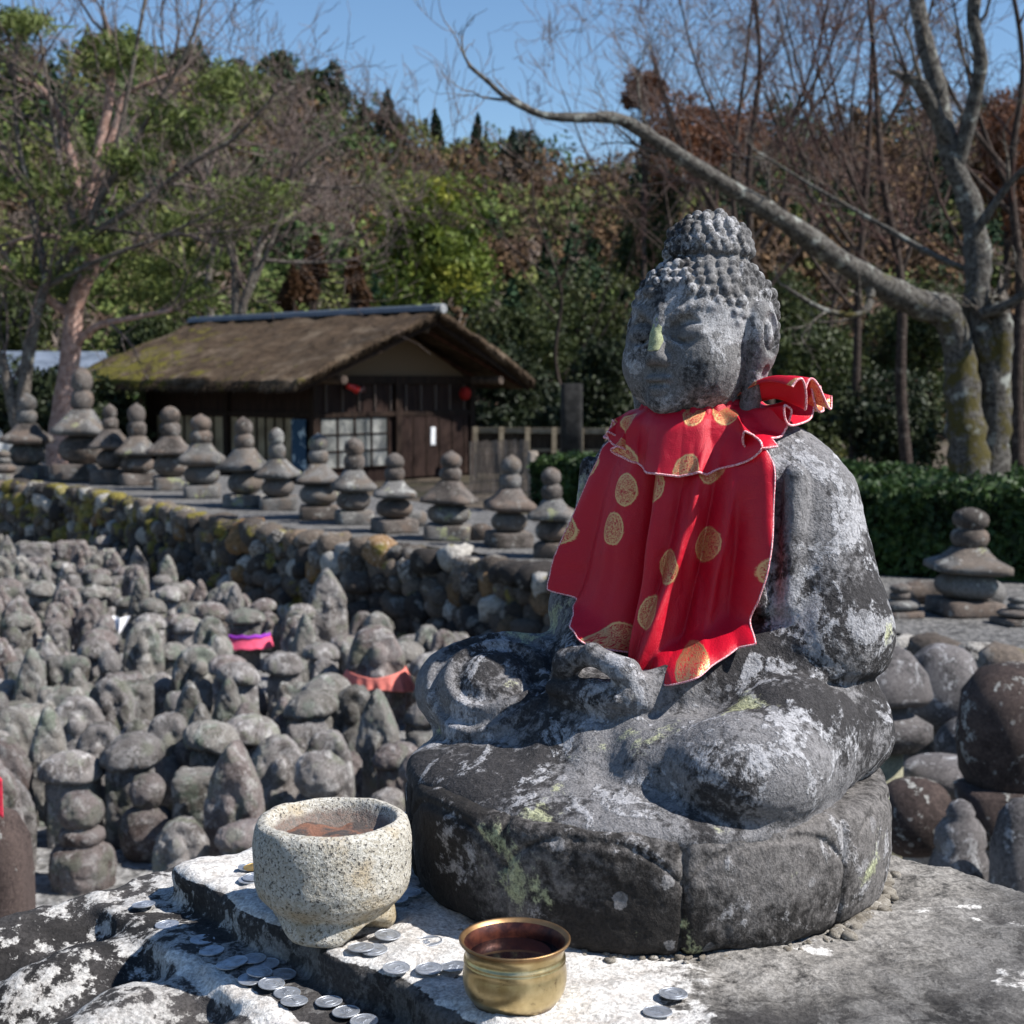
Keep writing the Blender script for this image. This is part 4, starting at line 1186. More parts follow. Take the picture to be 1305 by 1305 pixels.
if 'field' not in SKIP:
    protos = {}
    for nm, fn, ds, cnt in KINDS + [('ball_topped_stone', V_ball, '', 1)]:
        protos[nm] = []
        for q in range(cnt):
            seed = hash_ = sum(ord(c) for c in nm) * 13 + q * 101
            o = sdf_obj(nm, lambda X, Y, Z: fn(X, Y, Z, random.Random(seed)), (-.17, -.13, -.08), (.17, .13, .48), .0072, None, None, link=False)
            rough(o, .0060, 16, 5, seed, .68)
            protos[nm].append(o.data)
            o.data.materials.append(M_fld[0])
    def put(nm, q, loc, rz, s, mat, tilt=0, sz=None):
        me = protos[nm][q % len(protos[nm])]
        o = bpy.data.objects.new(nm, me); COL.objects.link(o)
        o.location = loc; o.rotation_euler = (tilt, tilt * .5, rz); o.scale = (s * (.92 if sz else 1), s, sz or s)
        o.material_slots[0].link = 'OBJECT'; o.material_slots[0].material = mat
        return o
    taken = []
    special = [  # px, base y, kind, variant, height px, label
        (418, 822, 'pointed_figure', 1, 100, 'tall dark upright stone standing alone by the foot of the rubble wall'),
        (480, 925, 'niche_figure', 1, 132, 'clear niche figure with a salmon cloth, by the gravel path'),
        (313, 850, 'capped_figure', 2, 78, 'capped figure wearing a pink and purple cloth band'),
        (410, 1105, 'ball_topped_stone', 0, 155, 'grey ball on a disc right behind the granite bowl'),
        (105, 1130, 'ball_topped_stone', 0, 128, 'grey ball on a drum near the pedestal corner'),
        (265, 1090, 'block_stone', 0, 115, 'upright square-topped stone with green streaks near the bowl'),
        (100, 1010, 'niche_figure', 2, 125, 'broad arched slab towering over its neighbours behind the ball stone'),
        (190, 1095, 'round_headed_figure', 1, 115, 'rounded brownish headstone before the pedestal slab'),
        (213, 770, 'pointed_figure', 0, 64, 'reddish pointed stone in the last row by the wall'),
        (285, 800, 'low_stone', 1, 55, 'dark tipped stone at the far corner of the field'),
        (360, 985, 'pointed_figure', 2, 100, 'pointed slab between the square block and the ball stone'),
        (255, 925, 'niche_figure', 0, 105, 'tall niche figure in the middle of the field'),
        (45, 745, 'block_stone', 1, 55, 'long reddish block in the last row'), (92, 740, 'block_stone', 0, 52, 'second reddish block in the last row'),
        (1105, 1060, 'round_headed_figure', 0, 100, 'small figure half hidden behind the round seat')]
    for i, (px, by, nm, q, hp, lb) in enumerate(special):
        p = on(px, by, 0); me = protos[nm][q % len(protos[nm])]
        hh = max(v.co.z for v in me.vertices); s = hp * p.y / F / hh
        s = min(s, 2.0)
        o = put(nm, q, (p.x, p.y, 0), .25 if nm != 'block_stone' else .1, s, M_fld[i % 3])
        tag(o, lb, 'stone figure'); taken.append((p.x, p.y, .13 * s))
    rr = random.Random(23)
    keep = [(418, 9.7, 30, 1.6), (480, 7.3, 46, .95), (313, 8.6, 34, 1.0), (410, 5.2, 40, .8), (105, 5.05, 40, .8), (163, 8.9, 22, .9)]
    rows = []
    y = 4.75; row = 0
    cand = []
    while y < 14.2:
        x = -.42 * y; 
        x += rr.uniform(0, .2)
        while x < .40 * y:
            yy = y + rr.uniform(-.07, .07)
            cand.append((x + rr.uniform(-.04, .04), yy, row)); x += rr.uniform(.20, .26) * (1.06 - .006 * (y - 5))
        y += .30 + .004 * (y - 5); row += 1
    names = ['first', 'second', 'third', 'fourth', 'fifth', 'sixth', 'seventh', 'eighth', 'ninth', 'tenth', 'eleventh', 'twelfth', 'thirteenth', 'fourteenth', 'fifteenth', 'sixteenth', 'seventeenth', 'eighteenth', 'nineteenth', 'twentieth', 'twenty-first', 'twenty-second', 'twenty-third', 'twenty-fourth', 'twenty-fifth', 'twenty-sixth', 'twenty-seventh', 'twenty-eighth', 'twenty-ninth', 'thirtieth']
    tones_ = ['grey', 'mauve-grey', 'greenish']
    cntr = {}; nfield = 0
    wsum = [k[3] for k in KINDS]
    for x, y, row in cand:
        wy = wall_y(x)
        if wy - y < .55 + (.35 if y < 11.2 and x > -2.9 else 0): continue
        px = 652.5 + x / y * F
        if px < -45 or px > 1350: continue
        by_ = 490 + 1.75 / y * F
        if 590 < px < 1085: continue
        if px > 1100 and y < 4.9: continue
        if by_ > 1190 and px > 130: continue
        if any((x - a)**2 + (y - b)**2 < (c + .085)**2 for a, b, c in taken): continue
        kd = rr.choices(KINDS, wsum)[0]
        mi = rr.randrange(3)
        if any(abs(px - a) < b and 0 < yy_ - y < c for a, yy_, b, c in keep): continue
        s = rr.uniform(.82, 1.10) * (1.04 - .032 * (y - 5))
        o = put(kd[0], rr.randrange(6), (x, y, -.01), rr.uniform(-.15, .45), s, M_fld[mi], rr.uniform(-.07, .07), s * rr.uniform(1.02, 1.24))
        key = row if px < 700 else ('r', row)
        cntr[key] = cntr.get(key, 0) + 1
        if px < 700: lb = '%s %s, %s from left, %s row back' % (tones_[mi], kd[2], names[cntr[key] - 1], names[row])
        else: lb = '%s %s beyond the seat, %s along, %s row back' % (tones_[mi], kd[2].replace(' in a rounded niche', ' in a niche'), names[cntr[key] - 1], names[row])
        tag(o, lb, 'stone figure', 'small stone figures crowding the field'); nfield += 1
    print('FIELD', nfield, row)
    # cloths tied on the small figures
    def cloth(name, col, P, label, parent=None, thick=.003):
        n = NT(name + '_cloth'); co = n.coord()
        m = n.out(n.mix(n.ramp(n.noise(co, 25, 3, .6), .35, .65), tuple(c * .8 for c in col), col), .85, n.bump(n.noise(co, 40, 3), .4, .01))
        a, b = P.shape[:2]; I = np.arange(a * b).reshape(a, b)
        Q = np.stack([I[:-1, :-1], I[1:, :-1], I[1:, 1:], I[:-1, 1:]], -1).reshape(-1, 4)
        o = mesh_np(name, P.reshape(-1, 3), Q, m, True, parent)
        md = o.modifiers.new('t', 'SOLIDIFY'); md.thickness = thick
        if label: tag(o, label, 'cloth')
        return o
    p = on(480, 925, 0)
    u, v_ = np.meshgrid(np.linspace(0, 1, 60), np.linspace(0, 1, 14))
    A = (u - .5) * math.pi * 1.15
    r0 = .150 + .055 * v_ * np.abs(2*u-1) + .008 * np.sin(u * 60) * v_
    dip = .045 * (1 - np.abs(u - .5) * 2)
    cloth('salmon_cloth', (.72, .20, .16), np.stack([p.x + r0 * np.sin(A), p.y - .8 * r0 * np.cos(A), .315 - dip - v_ * (.055 + .085 * np.abs(2*u-1))], -1), 'faded salmon cloth tied round the clear niche figure')
    p = on(313, 850, 0)
    A = (u - .5) * math.pi * 1.05; r0 = .155 + .02 * v_
    P = np.stack([p.x + r0 * np.sin(A), p.y - .75 * r0 * np.cos(A) , .215 - v_ * .085 + .003 * np.sin(u * 40)], -1)
    pk = cloth('pink_cloth', (.85, .10, .20), P, 'bright pink cloth band with a purple upper edge on a capped figure')
    P2 = P[:4].copy(); P2[..., 2] += .004; P2[..., 1] -= .006
    cloth('purple_edge', (.30, .03, .45), P2, None, pk)
    p = on(163, 830, 0)
    P = np.stack([p.x + .055 * (u - .5) * 2 * (1.1 - v_), p.y - .16 - .03 * v_ + .02 * np.sin(u * 9), .25 - .10 * v_ + .02 * np.abs(u - .5)], -1)
    cloth('white_paper', (.80, .80, .82), P, 'folded white paper tucked under a cap stone among the small figures')
    p = at(-14, 1018, 3.2)
    P = np.stack([p.x + .03 * (u - .5) * 2, p.y + 0 * u, p.z + .04 - .09 * v_ + .01 * np.sin(u * 9)], -1)
    cloth('red_rag', (.75, .03, .07), P, 'scrap of red cloth on the rust-brown stone at the left edge')

# ------------------------------------------------------------------ larger stones near the pedestal
if 'big' not in SKIP:
    M_rb = stone('rust_stone', (.030, .021, .019), (.072, .052, .046), (.36, .36, .34), .11, (.42, .60), (.565, .60), None, bump=.8, bd=.008, vary=True, speck=1)
    M_db = stone('dark_stone', (.035, .033, .034), (.13, .12, .12), (.34, .34, .35), .11, (.38, .60), (.55, .62), None, bump=.7, bd=.008, vary=True)
    M_yl = stone('lichen_pillar', (.16, .15, .11), (.28, .27, .19), (.38, .37, .25), .08, bump=.5, bd=.004)
    def big(name, px, py, D, rings, mat, label, rot=0, amp=.01, z0=None, sc_=1):
        p = at(px, py, D)
        o = loft(name, [(a, b, c, e) for a, b, c, e in rings], mat, None, 48, rot, amp, int(px), 5)
        o.location = (p.x, p.y, p.z if z0 is None else z0)
        return tag(o, label, 'stone')
    def ballr(rx, rz_, flat=.1): return [(rz_ * (1 - math.cos(a)), rx * max(flat, math.sin(a)) ** .8, rx * max(flat, math.sin(a)) ** .8, 2.1) for a in [math.pi * q / 20 for q in range(21)]]
    # left: rust brown gravestone with rounded shoulder
    D = 3.3
    big('rounded_gravestone', -16, 1030, D, [(0, .095, .07, 4), (.3, .098, .07, 4), (.70, .095, .068, 4), (.79, .085, .062, 3.4), (.845, .060, .045, 2.8), (.865, .025, .02, 2.4)], M_rb, 'rust-brown round-shouldered gravestone with pale stains at the left edge', z0=(at(0, 1030, D).z - .865), amp=.008)
    # right group: column of caps on a pillar, balls, a large drum
    def zt_(py, D): return at(1100, py, D).z
    D = 4.5
    t = empty('stone_lantern', at(1128, 1000, D)); t.location.z = 0
    tag(t, 'stack of two rough cap stones on a lichen pillar behind the seat', 'stone lantern')
    z1, z2, z3, z4, z5 = zt_(822, D), zt_(892, D), zt_(905, D), zt_(955, D), 0
    k = D / F
    o = loft('upper_cap', [(z2, 46*k, 40*k, 4), (z2 + .02, 52*k, 44*k, 4), (z2 + (z1-z2)*.5, 46*k, 40*k, 3.2), (z1 - .02, 26*k, 24*k, 2.8), (z1, 12*k, 12*k, 2.4)], M_db, t, 40, .3, .010, 3, 6)
    o = loft('lower_cap', [(z4, 34*k, 30*k, 4), (z4 + .05, 50*k, 46*k, 4.5), (z4 + .085, 50*k, 46*k, 4), (z3, 26*k, 26*k, 3), (z2 + .005, 22*k, 22*k, 3)], M_db, t, 40, .2, .010, 5, 6)
    o = loft('pillar', [(0, 20*k, 20*k, 6), (z4 + .004, 18*k, 18*k, 6)], M_yl, t, 32, .2, .004, 7, 8)
    big('ball_stone', 1163, 1092, 4.0, ballr(49 * 4.0 / F, 51 * 4.0 / F), M_rb, 'brown ball-shaped stone with pale spots just behind the seat', amp=.009)
    b2 = ballr(58 * 4.6 / F, 30 * 4.6 / F)
    big('flat_boulder', 1202, 1018, 4.6, b2, M_db, 'flat grey boulder above the brown ball', amp=.014)
    big('drum_stone', 1296, 1005, 4.1, [(0, .14, .12, 2.6), (.05, .165, .14, 2.4), (.17, .175, .15, 2.3), (.28, .165, .14, 2.2), (.345, .12, .10, 2.2), (.365, .05, .05, 2)], M_rb, 'huge dark red rounded stone at the right edge', amp=.014)
    big('rough_block', 1283, 1072, 4.05, [(0, .10, .10, 4), (.02, .12, .11, 5), (.15, .14, .12, 5), (.165, .13, .11, 4)], M_rb, 'cracked red-brown block under the huge rounded stone', amp=.012)
    o = big('seated_stone_figure', 1222, 1122, 3.75, [(-.05, .080, .07, 2.4), (.04, .082, .07, 2.4), (.075, .066, .06, 2.3), (.088, .060, .055, 2.2), (.10, .066, .055, 2.1), (.135, .062, .052, 2.1), (.160, .045, .04, 2), (.172, .030, .03, 2), (.185, .033, .03, 2), (.205, .022, .02, 2), (.212, .008, .01, 2)], M_db, 'small rounded figure with topknot beside the brown ball', amp=.010)
    big('leaning_stone', 1300, 1140, 3.6, [(-.2, .07, .07, 3), (.12, .075, .07, 3), (.21, .06, .055, 2.6), (.25, .03, .03, 2.2)], M_db, 'dark mottled stone cut by the right edge above the slab', amp=.010)
    big('boulder', 1260, 1110, 4.4, ballr(.12, .10), M_db, 'dark boulder behind the small topknot figure', amp=.014)
    big('boulder', 1195, 930, 5.3, ballr(.15, .16), M_db, 'dark boulder beyond the lantern stack at the wall foot', amp=.02)
    big('boulder', 1252, 1000, 5.0, ballr(.16, .12), M_db, 'dark boulder between the flat one and the huge red stone', amp=.02)
# ------------------------------------------------------------------ thatched hut
def simple(name, c0, c1, scale=8, rough_=.9, bump=.4, bd=.01, stretch=None, detail=4):
    n = NT(name); co = n.coord()
    if stretch:
        m = n.n('ShaderNodeMapping'); n.set(m.inputs[0], co); m.inputs['Scale'].default_value = stretch; co = m.outputs[0]
    a = n.noise(co, scale, detail, .65)
    return n.out(n.mix(n.ramp(a, .35, .65), c0, c1), rough_, n.bump(a, bump, bd), Specular_IOR_Level=.2)
M_wood = simple('dark_timber', (.013, .008, .006), (.036, .022, .016), 6, stretch=(6, 6, .6))
M_plank = simple('dark_boards', (.015, .008, .007), (.038, .022, .017), 5, stretch=(9, 9, .5))

if 'hut' not in SKIP:
    C0 = Vector((-3.42, 25.0, 0)); ra = math.atan2(.67, -.743)        # ridge runs along local +Y? build in world axes
    U_ = Vector((.67, .743, 0)).normalized()       # across the gable, to the far right
    V_ = Vector((-.743, .67, 0)).normalized()      # along the ridge, away to the left
    hut = empty('thatched_hut', C0)
    tag(hut, 'small dark timber hut with mossy brown thatched roof behind the memorial stones', 'hut')
    def W(u, v, z): return U_ * u + V_ * v + Vector((0, 0, z))
    def hx(mb, u0, u1, v0, v1, z0, z1):
        mb.hexa([W(u0, v0, z0), W(u1, v0, z0), W(u1, v1, z0), W(u0, v1, z0), W(u0, v0, z1), W(u1, v0, z1), W(u1, v1, z1), W(u0, v1, z1)])
    GW, LW, EH, RH = 3.92, 4.9, 1.78, 3.0
    mb = MB()
    hx(mb, .03, GW - .03, .03, .10, 0, EH + .1); hx(mb, .03, .10, .10, LW, 0, EH + .1); hx(mb, GW - .1, GW - .03, .1, LW, 0, EH + .1); hx(mb, .1, GW - .1, LW - .07, LW, 0, EH + .1)
    mb.build('boarding', M_plank, hut)
    mb = MB(); n = NT('gable_plaster'); M_pl = n.out((.13, .085, .05), .95)
    P = [W(.05, .05, EH + .1), W(GW - .05, .05, EH + .1), W(GW / 2, .05, RH - .16), W(.05, .13, EH + .1), W(GW - .05, .13, EH + .1), W(GW / 2, .13, RH - .16)]
    mb.add(P, [(0, 1, 2), (5, 4, 3), (0, 3, 4, 1), (1, 4, 5, 2), (2, 5, 3, 0)]); mb.build('gable', M_pl, hut)
    for (u, v) in ((0, 0), (GW, 0), (0, LW), (GW, LW), (GW * .5, 0), (0, LW * .5)):
        mb = MB(); hx(mb, u - .065, u + .065, v - .065, v + .065, 0, EH + .12); mb.build('post', M_wood, hut)
    for z0, z1 in ((EH - .02, EH + .13), (1.18, 1.26)):
        mb = MB(); hx(mb, .07, GW - .07, -.05, .02, z0, z1); mb.build('beam', M_wood, hut)
        mb = MB(); hx(mb, -.05, .02, .07, LW - .07, z0, z1); mb.build('beam', M_wood, hut)
    n = NT('batten_wood'); M_bat = n.out((.13, .10, .085), .9)
    mb = MB()
    for k in range(10): hx(mb, .26 + k * .385, .275 + k * .385, -.018, .028, 1.27, EH - .03)
    mb.build('batten', M_bat, hut)
    # paper window on the gable side, door, shutters on the long side
    n = NT('window_paper'); a = n.noise(n.coord(), 2.2, 3, .6)
    M_pap = n.out(n.mix(n.ramp(a, .35, .7), (.09, .095, .09), (.30, .30, .28)), .8)
    n = NT('shutter_paper'); M_shu = n.out(n.mix(n.ramp(n.noise(n.coord(), 2, 2), .4, .6), (.20, .15, .09), (.34, .27, .17)), .85)
    def lattice(name, along_gable, a0, a1, z0, z1, nx, nz, pm):
        f = MB(); g = MB()
        if along_gable: b = lambda m, x0, x1, d0, d1, q0, q1: hx(m, x0, x1, d0, d1, q0, q1)
        else: b = lambda m, x0, x1, d0, d1, q0, q1: hx(m, d0, d1, x0, x1, q0, q1)
        b(g, a0, a1, -.004, .028, z0, z1)
        for k in range(nx + 1):
            x = a0 + (a1 - a0) * k / nx; b(f, x - .014, x + .014, -.030, -.006, z0, z1)
        for k in range(nz + 1):
            z = z0 + (z1 - z0) * k / nz; b(f, a0 + .015, a1 - .015, -.027, -.007, z - .012, z + .012)
        o = g.build(name, pm, hut); f.build('lattice', M_wood, o); return o
    lattice('window', True, .12, 1.72, .28, 1.17, 4, 3, M_pap)
    lattice('shutter', False, .55, 2.35, .2, 1.17, 7, 1, M_shu)
    lattice('shutter', False, 2.55, 4.7, .2, 1.17, 7, 1, M_shu)
    mb = MB(); hx(mb, 1.98, 3.80, -.035, .028, .05, 1.17); dr = mb.build('door', M_plank, hut)
    mb = MB()
    for k in range(6): hx(mb, 1.99 + k * .34, 2.01 + k * .34, -.052, -.036, .06, 1.16)
    mb.build('door_rail', M_wood, dr)
    mb = MB(); hx(mb, 2.78, 2.90, -.06, -.037, .62, .96); n = NT('white_notice'); ns = mb.build('notice', n.out((.75, .76, .78), .7), dr)
    # blue printed banner hung by the corner
    n = NT('banner_cloth'); co = n.coord()
    M_ban = n.out(n.mix(n.ramp(n.noise(co, 5, 4, .6, .8), .54, .60), (.015, .055, .11), (.45, .55, .60)), .8)
    mb = MB(); hx(mb, -.10, -.085, .12, .50, .25, 1.15); bn = mb.build('door_banner', M_ban, None); bn.location = C0
    tag(bn, 'dark blue cloth banner with white print hanging at the hut corner', 'banner')
    # thatch
    n = NT('thatch'); co = n.coord(); m = n.n('ShaderNodeMapping'); n.set(m.inputs[0], co); m.inputs['Rotation'].default_value = (0, 0, math.atan2(U_.y, U_.x) * -1); m.inputs['Scale'].default_value = (.8, 6, 3)
    a = n.noise(co, 1.1, 5, .7); b = n.noise(m.outputs[0], 4, 5, .7); c = n.noise(co, 16, 4, .7)
    col = n.mix(n.ramp(b, .35, .65), (.035, .024, .016), (.115, .082, .056))
    col = n.mix(n.math('MULTIPLY', n.ramp(a, .50, .66), .5), col, (.24, .19, .14))
    dt = n.n('ShaderNodeVectorMath', operation='DOT_PRODUCT'); n.set(dt.inputs[0], co); dt.inputs[1].default_value = V_
    du = n.n('ShaderNodeVectorMath', operation='DOT_PRODUCT'); n.set(du.inputs[0], co); du.inputs[1].default_value = U_
    ms = n.math('ADD', n.math('MULTIPLY', n.ramp(dt.outputs['Value'], 1.5, 5.0), .16), n.math('ADD', n.math('MULTIPLY', n.ramp(du.outputs['Value'], 1.0, -1.0), .12), n.noise(co, 2.6, 5, .7)))
    ms = n.ramp(ms, .68, .78)
    col = n.mix(n.math('MULTIPLY', ms, .9), col, n.mix(c, (.075, .075, .016), (.20, .17, .035)))
    M_th = n.out(col, 1, n.bump(n.math('ADD', n.math('ADD', b, c), n.math('MULTIPLY', ms, .5)), 1, .05), Specular_IOR_Level=.1)
    NU, NV = 60, 120; OV = 1.12; OL = 6.15; EO = 1.0
    def roof_pt(u, v):        # u -1..1 across, v 0..1 along
        half = GW / 2 + EO
        x = GW / 2 + u * half
        z = RH + .06 - (RH - EH + .02) * abs(u) ** .96 + .05 * math.sin(abs(u) * math.pi)
        y = -OV * (1 - .30 * abs(u) ** 1.5) + v * (OL + OV) + .25 * abs(u) * v
        return x, y, z
    Vt = []; 
    for j in range(NV + 1):
        for i in range(NU + 1):
            u = -1 + 2 * i / NU; x, y, z = roof_pt(u, j / NV)
            Vt.append((x, y, z))
    Vt = np.array(Vt); nv = len(Vt)
    top = Vt.copy(); top[:, 2] += .05 * fbm(top, .9, 3, 4) + .035 * fbm(top, 5, 3, 9)
    ed = (np.abs(np.tile(np.arange(NU + 1), NV + 1) - NU / 2) > NU / 2 - 1.5)
    top[ed, 2] += .05 * vnoise(top[ed], 4, 3)
    botm = Vt.copy(); botm[:, 2] -= .15; botm[:, 2] += .03 * vnoise(botm, 5, 2)
    c_ = np.array(GW / 2); botm[:, 0] = c_ + (botm[:, 0] - c_) * .985
    A = np.concatenate([top, botm]); I = np.arange(nv).reshape(NV + 1, NU + 1)
    q1 = np.stack([I[:-1, :-1], I[:-1, 1:], I[1:, 1:], I[1:, :-1]], -1).reshape(-1, 4)
    q2 = q1[:, ::-1] + nv
    def wall_(a): return np.stack([a[:-1], a[1:], a[1:] + nv, a[:-1] + nv], -1)
    Q = np.concatenate([q1, q2, wall_(I[0])[:, ::-1], wall_(I[-1]), wall_(I[:, 0]), wall_(I[:, -1])[:, ::-1]])
    Wd = A[:, 0:1] * np.array(U_) + A[:, 1:2] * np.array(V_) + A[:, 2:3] * np.array((0, 0, 1))
    rf = mesh_np('roof', Wd, Q, M_th, True, hut)
    # shaggy straw ends along the eave and the rake
    pts = []; rr = np.random.default_rng(4)
    VV, FF = [], []
    for k in range(2600):
        if k % 3: u = -1.0; v = rr.random(); dirn = np.array((-.6, 0, -.8))
        else: u = -rr.random() * 1.0 if k % 2 else rr.random(); v = 0; dirn = np.array((0, -.5, -.85))
        x, y, z = roof_pt(u, v); L_ = .05 + .10 * rr.random()
        p0 = np.array((x, y, z - .03 - .11 * rr.random())); p1 = p0 + dirn * L_ + (rr.random(3) - .5) * .07
        s = np.array((.006, .009, 0)) if dirn[0] == 0 else np.array((0, .010, 0))
        b0 = len(VV); VV += [p0 - s, p0 + s, p1]; FF.append((b0, b0 + 1, b0 + 2))
    VV = np.array(VV); VV = VV[:, 0:1] * np.array(U_) + VV[:, 1:2] * np.array(V_) + VV[:, 2:3] * np.array((0, 0, 1))
    mesh_np('straw_fringe', VV, np.array(FF), M_th, False, rf)
    n = NT('ridge_metal'); M_rg = n.out(n.mix(n.noise(n.coord(), 5, 3), (.05, .06, .075), (.10, .12, .145)), .45, Metallic=.3)
    mb = MB()
    pr = [(-.17, -.035), (-.12, .05), (0, .085), (.12, .05), (.17, -.035)]
    P = [W(GW / 2 + a, -OV - .03, RH + .08 + b) for a, b in pr] + [W(GW / 2 + a, OL + .05, RH + .08 + b) for a, b in pr]
    mb.add(P, [(i, i + 1, i + 6, i + 5) for i in range(4)] + [(4, 3, 2, 1, 0), (5, 6, 7, 8, 9)])
    mb.build('ridge_cap', M_rg, rf)
    mb = MB(); a_ = W(GW / 2, -OV - .10, RH + .085); mb.tube([a_, a_ + V_ * .25], [.085, .085], 16); mb.build('ridge_end_tile', simple('end_tile', (.2, .21, .22), (.34, .35, .36)), rf)
    for s in (-1, 1):
        mb = MB(); pts = [W(GW/2 + s*u_ * (GW/2 + EO), -OV * (1 - .30 * u_**1.5) + .12, RH - .13 - (RH - EH) * u_) for u_ in (0, .5, .97)]
        for a, b in zip(pts, pts[1:]): mb.bar(a, b, .06, .13)
        mb.build('barge_board', M_wood, rf)
    for k in range(9):
        v = -.55 + k * .82
        for s in (-1, 1):
            mb = MB(); mb.bar(W(GW/2, v, RH - .20), W(GW/2 + s * (GW/2 + EO * .9), v, EH - .09), .05, .06); mb.build('rafter', simple('rafter_wood', (.05, .022, .016), (.10, .045, .03)) if k == 0 and s == -1 else bpy.data.materials['rafter_wood'], rf)
    for s in (-1, 0, 1):
        mb = MB(); zz = (EH + .05) if s else RH - .26
        mb.tube([W(GW/2 + s * GW/2, -.8, zz), W(GW/2 + s * GW/2, .3, zz)], [.075, .075], 12); mb.build('purlin_end', simple('purlin', (.07, .05, .04), (.13, .10, .08)) if s == -1 else bpy.data.materials['purlin'], rf)
    # red things under the gable
    n = NT('red_lamp'); M_rl = n.out((.55, .02, .015), .35)
    lp = empty('alarm_lamp', C0 + W(.62, -.06, 1.70)); tag(lp, 'small red alarm lamp and horn fixed high on the hut corner wall', 'alarm lamp')
    mb = MB(); mb.tube([W(0, 0, 0), W(0, -.16, 0)], [.03, .03], 10); mb.build('bracket', M_wood, lp, True)
    mb = MB(); mb.tube([W(-.06, -.16, .03), W(.06, -.2, -.01), W(.14, -.22, -.05)], [.045, .06, .075], 14); mb.build('lamp', M_rl, lp, True)
    mb = MB(); mb.tube([W(.15, -.22, -.06), W(.26, -.24, -.02)], [.035, .085], 14); mb.build('horn', simple('horn_metal', (.06, .03, .03), (.10, .06, .06)), lp, True)
    ln = MB(); ln.lathe([(.02, -.13), (.08, -.10), (.115, -.03), (.115, .03), (.08, .10), (.02, .13)], 18)
    o = ln.build('red_lantern', simple('lantern_paper', (.22, .012, .01), (.34, .02, .015)), None, True); o.location = C0 + W(3.55, -.20, 1.58)
    tag(o, 'round dark red paper lantern hanging by the hut door', 'lantern')

# ------------------------------------------------------------------ fences, hedge, posts, far buildings
if 'fence' not in SKIP:
    pf = empty('picket_fence', at(598, 660, 23)); pf.location.z = 0
    tag(pf, 'short fence of upright grey pickets right of the hut door', 'fence')
    M_pk = simple('picket_wood', (.10, .08, .065), (.22, .18, .15), 5, stretch=(5, 5, .5))
    mb = MB(); a = at(600, 600, 23); b = at(672, 600, 23.6)
    for k in range(19):
        p = a.lerp(b, k / 18); mb.box((p.x - pf.location.x, p.y - pf.location.y, .42), (.036, .02, .84 + .02 * (k % 3)))
    mb.build('picket', M_pk, pf); 
    mb = MB()
    for z in (.2, .66): mb.bar((a.x - pf.location.x, a.y - pf.location.y + .025, z), (b.x - pf.location.x, b.y - pf.location.y + .025, z), .02, .04)
    mb.build('rail', M_pk, pf)
    bf = empty('bamboo_fence', at(612, 600, 27)); bf.location.z = 0
    tag(bf, 'long low dark bamboo fence with a pale top rail beyond the pickets', 'fence')
    M_bm = simple('bamboo', (.16, .13, .09), (.30, .25, .18), 6, stretch=(.5, 5, 5))
    a = at(606, 548, 27) - bf.location; b = at(845, 550, 26) - bf.location
    mb = MB(); mb.bar(a, b, .07, .10); mb.build('top_rail', M_bm, bf)
    mb = MB(); d = Vector((0, 0, .36)); mb.bar(a - d, b - d, .04, .05); mb.build('rail', M_bm, bf)
    mb = MB(); d = Vector((0, -.0, .42)); mb.bar(a - d + Vector((0, .06, 0)), b - d + Vector((0, .06, 0)), .03, .78); mb.build('reed_panel', simple('reeds', (.02, .014, .01), (.06, .045, .032), 8, stretch=(8, 8, .5)), bf)
    for k in range(8):
        p = a.lerp(b, k / 7); mb = MB(); mb.box((p.x, p.y - .03, p.z * .5 + .03), (.09, .09, p.z + .06)); mb.build('post', M_bm, bf)
    def post(px, top, bot, wpx, D, mat, label, cat='post', nm='stone_post', deep=.1):
        p = at(px, bot, D); H = (bot - top) * D / F; w_ = wpx * D / F
        z0 = max(p.z, 0) if p.z > .3 else 0
        o = loft(nm, [(0, w_/2, deep, 7), (p.z + H - z0 - .02, w_/2, deep, 7), (p.z + H - z0, w_/2 * .9, deep * .9, 6)], mat, None, 24, .1, .004, px)
        o.location = (p.x, p.y, z0); return tag(o, label, cat)
    post(679, 575, 640, 12, 18, simple('post_stone', (.17, .14, .11), (.30, .26, .22)), 'slim pale stone post at the end of the picket fence')
    post(728, 489, 610, 27, 20, simple('stele_stone', (.012, .012, .012), (.035, .034, .033)), 'tall dark upright stele among the bushes by the figure shoulder', 'stele', 'dark_stele')
    # low white-walled houses with grey roofs glimpsed far off
    def house(px, py, D, w_, h_, label, name='far_house'):
        p = at(px, py, D); t = empty(name, (p.x, p.y, 0), .15); tag(t, label, 'house')
        z = p.z
        mb = MB(); mb.box((0, 0, (z - h_ * .3) / 2), (w_, 2.5, z - h_ * .3)); mb.build('wall', simple('white_plaster' + name, (.55, .56, .56), (.72, .73, .73), 1.5), t)
        mb = MB(); x, y = w_ / 2 + .35, 1.6; q = z - h_ * .3 + .003
        mb.add([(-x, -y, q), (x, -y, q), (x, y, q), (-x, y, q), (-x * .9, 0, z + h_ * .7), (x * .9, 0, z + h_ * .7)], [(0, 1, 5, 4), (2, 3, 4, 5), (3, 0, 4), (1, 2, 5), (3, 2, 1, 0)])
        mb.build('roof', simple('grey_tiles' + name, (.09, .11, .14), (.16, .19, .24), 2, .4), t)
        mb = MB()
        for k in range(3): mb.box((-w_ * .3 + k * w_ * .3, -1.253, z * .55), (w_ * .14, .02, z * .3))
        mb.build('window', simple('dark_glass' + name, (.03, .035, .045), (.07, .08, .10), 1), t)
    house(62, 482, 34, 2.2, .9, 'white-walled house with blue-grey roof glimpsed between the trunks')
    house(690, 548, 44, 5.5, .5, 'low white building glimpsed beyond the bamboo fence')
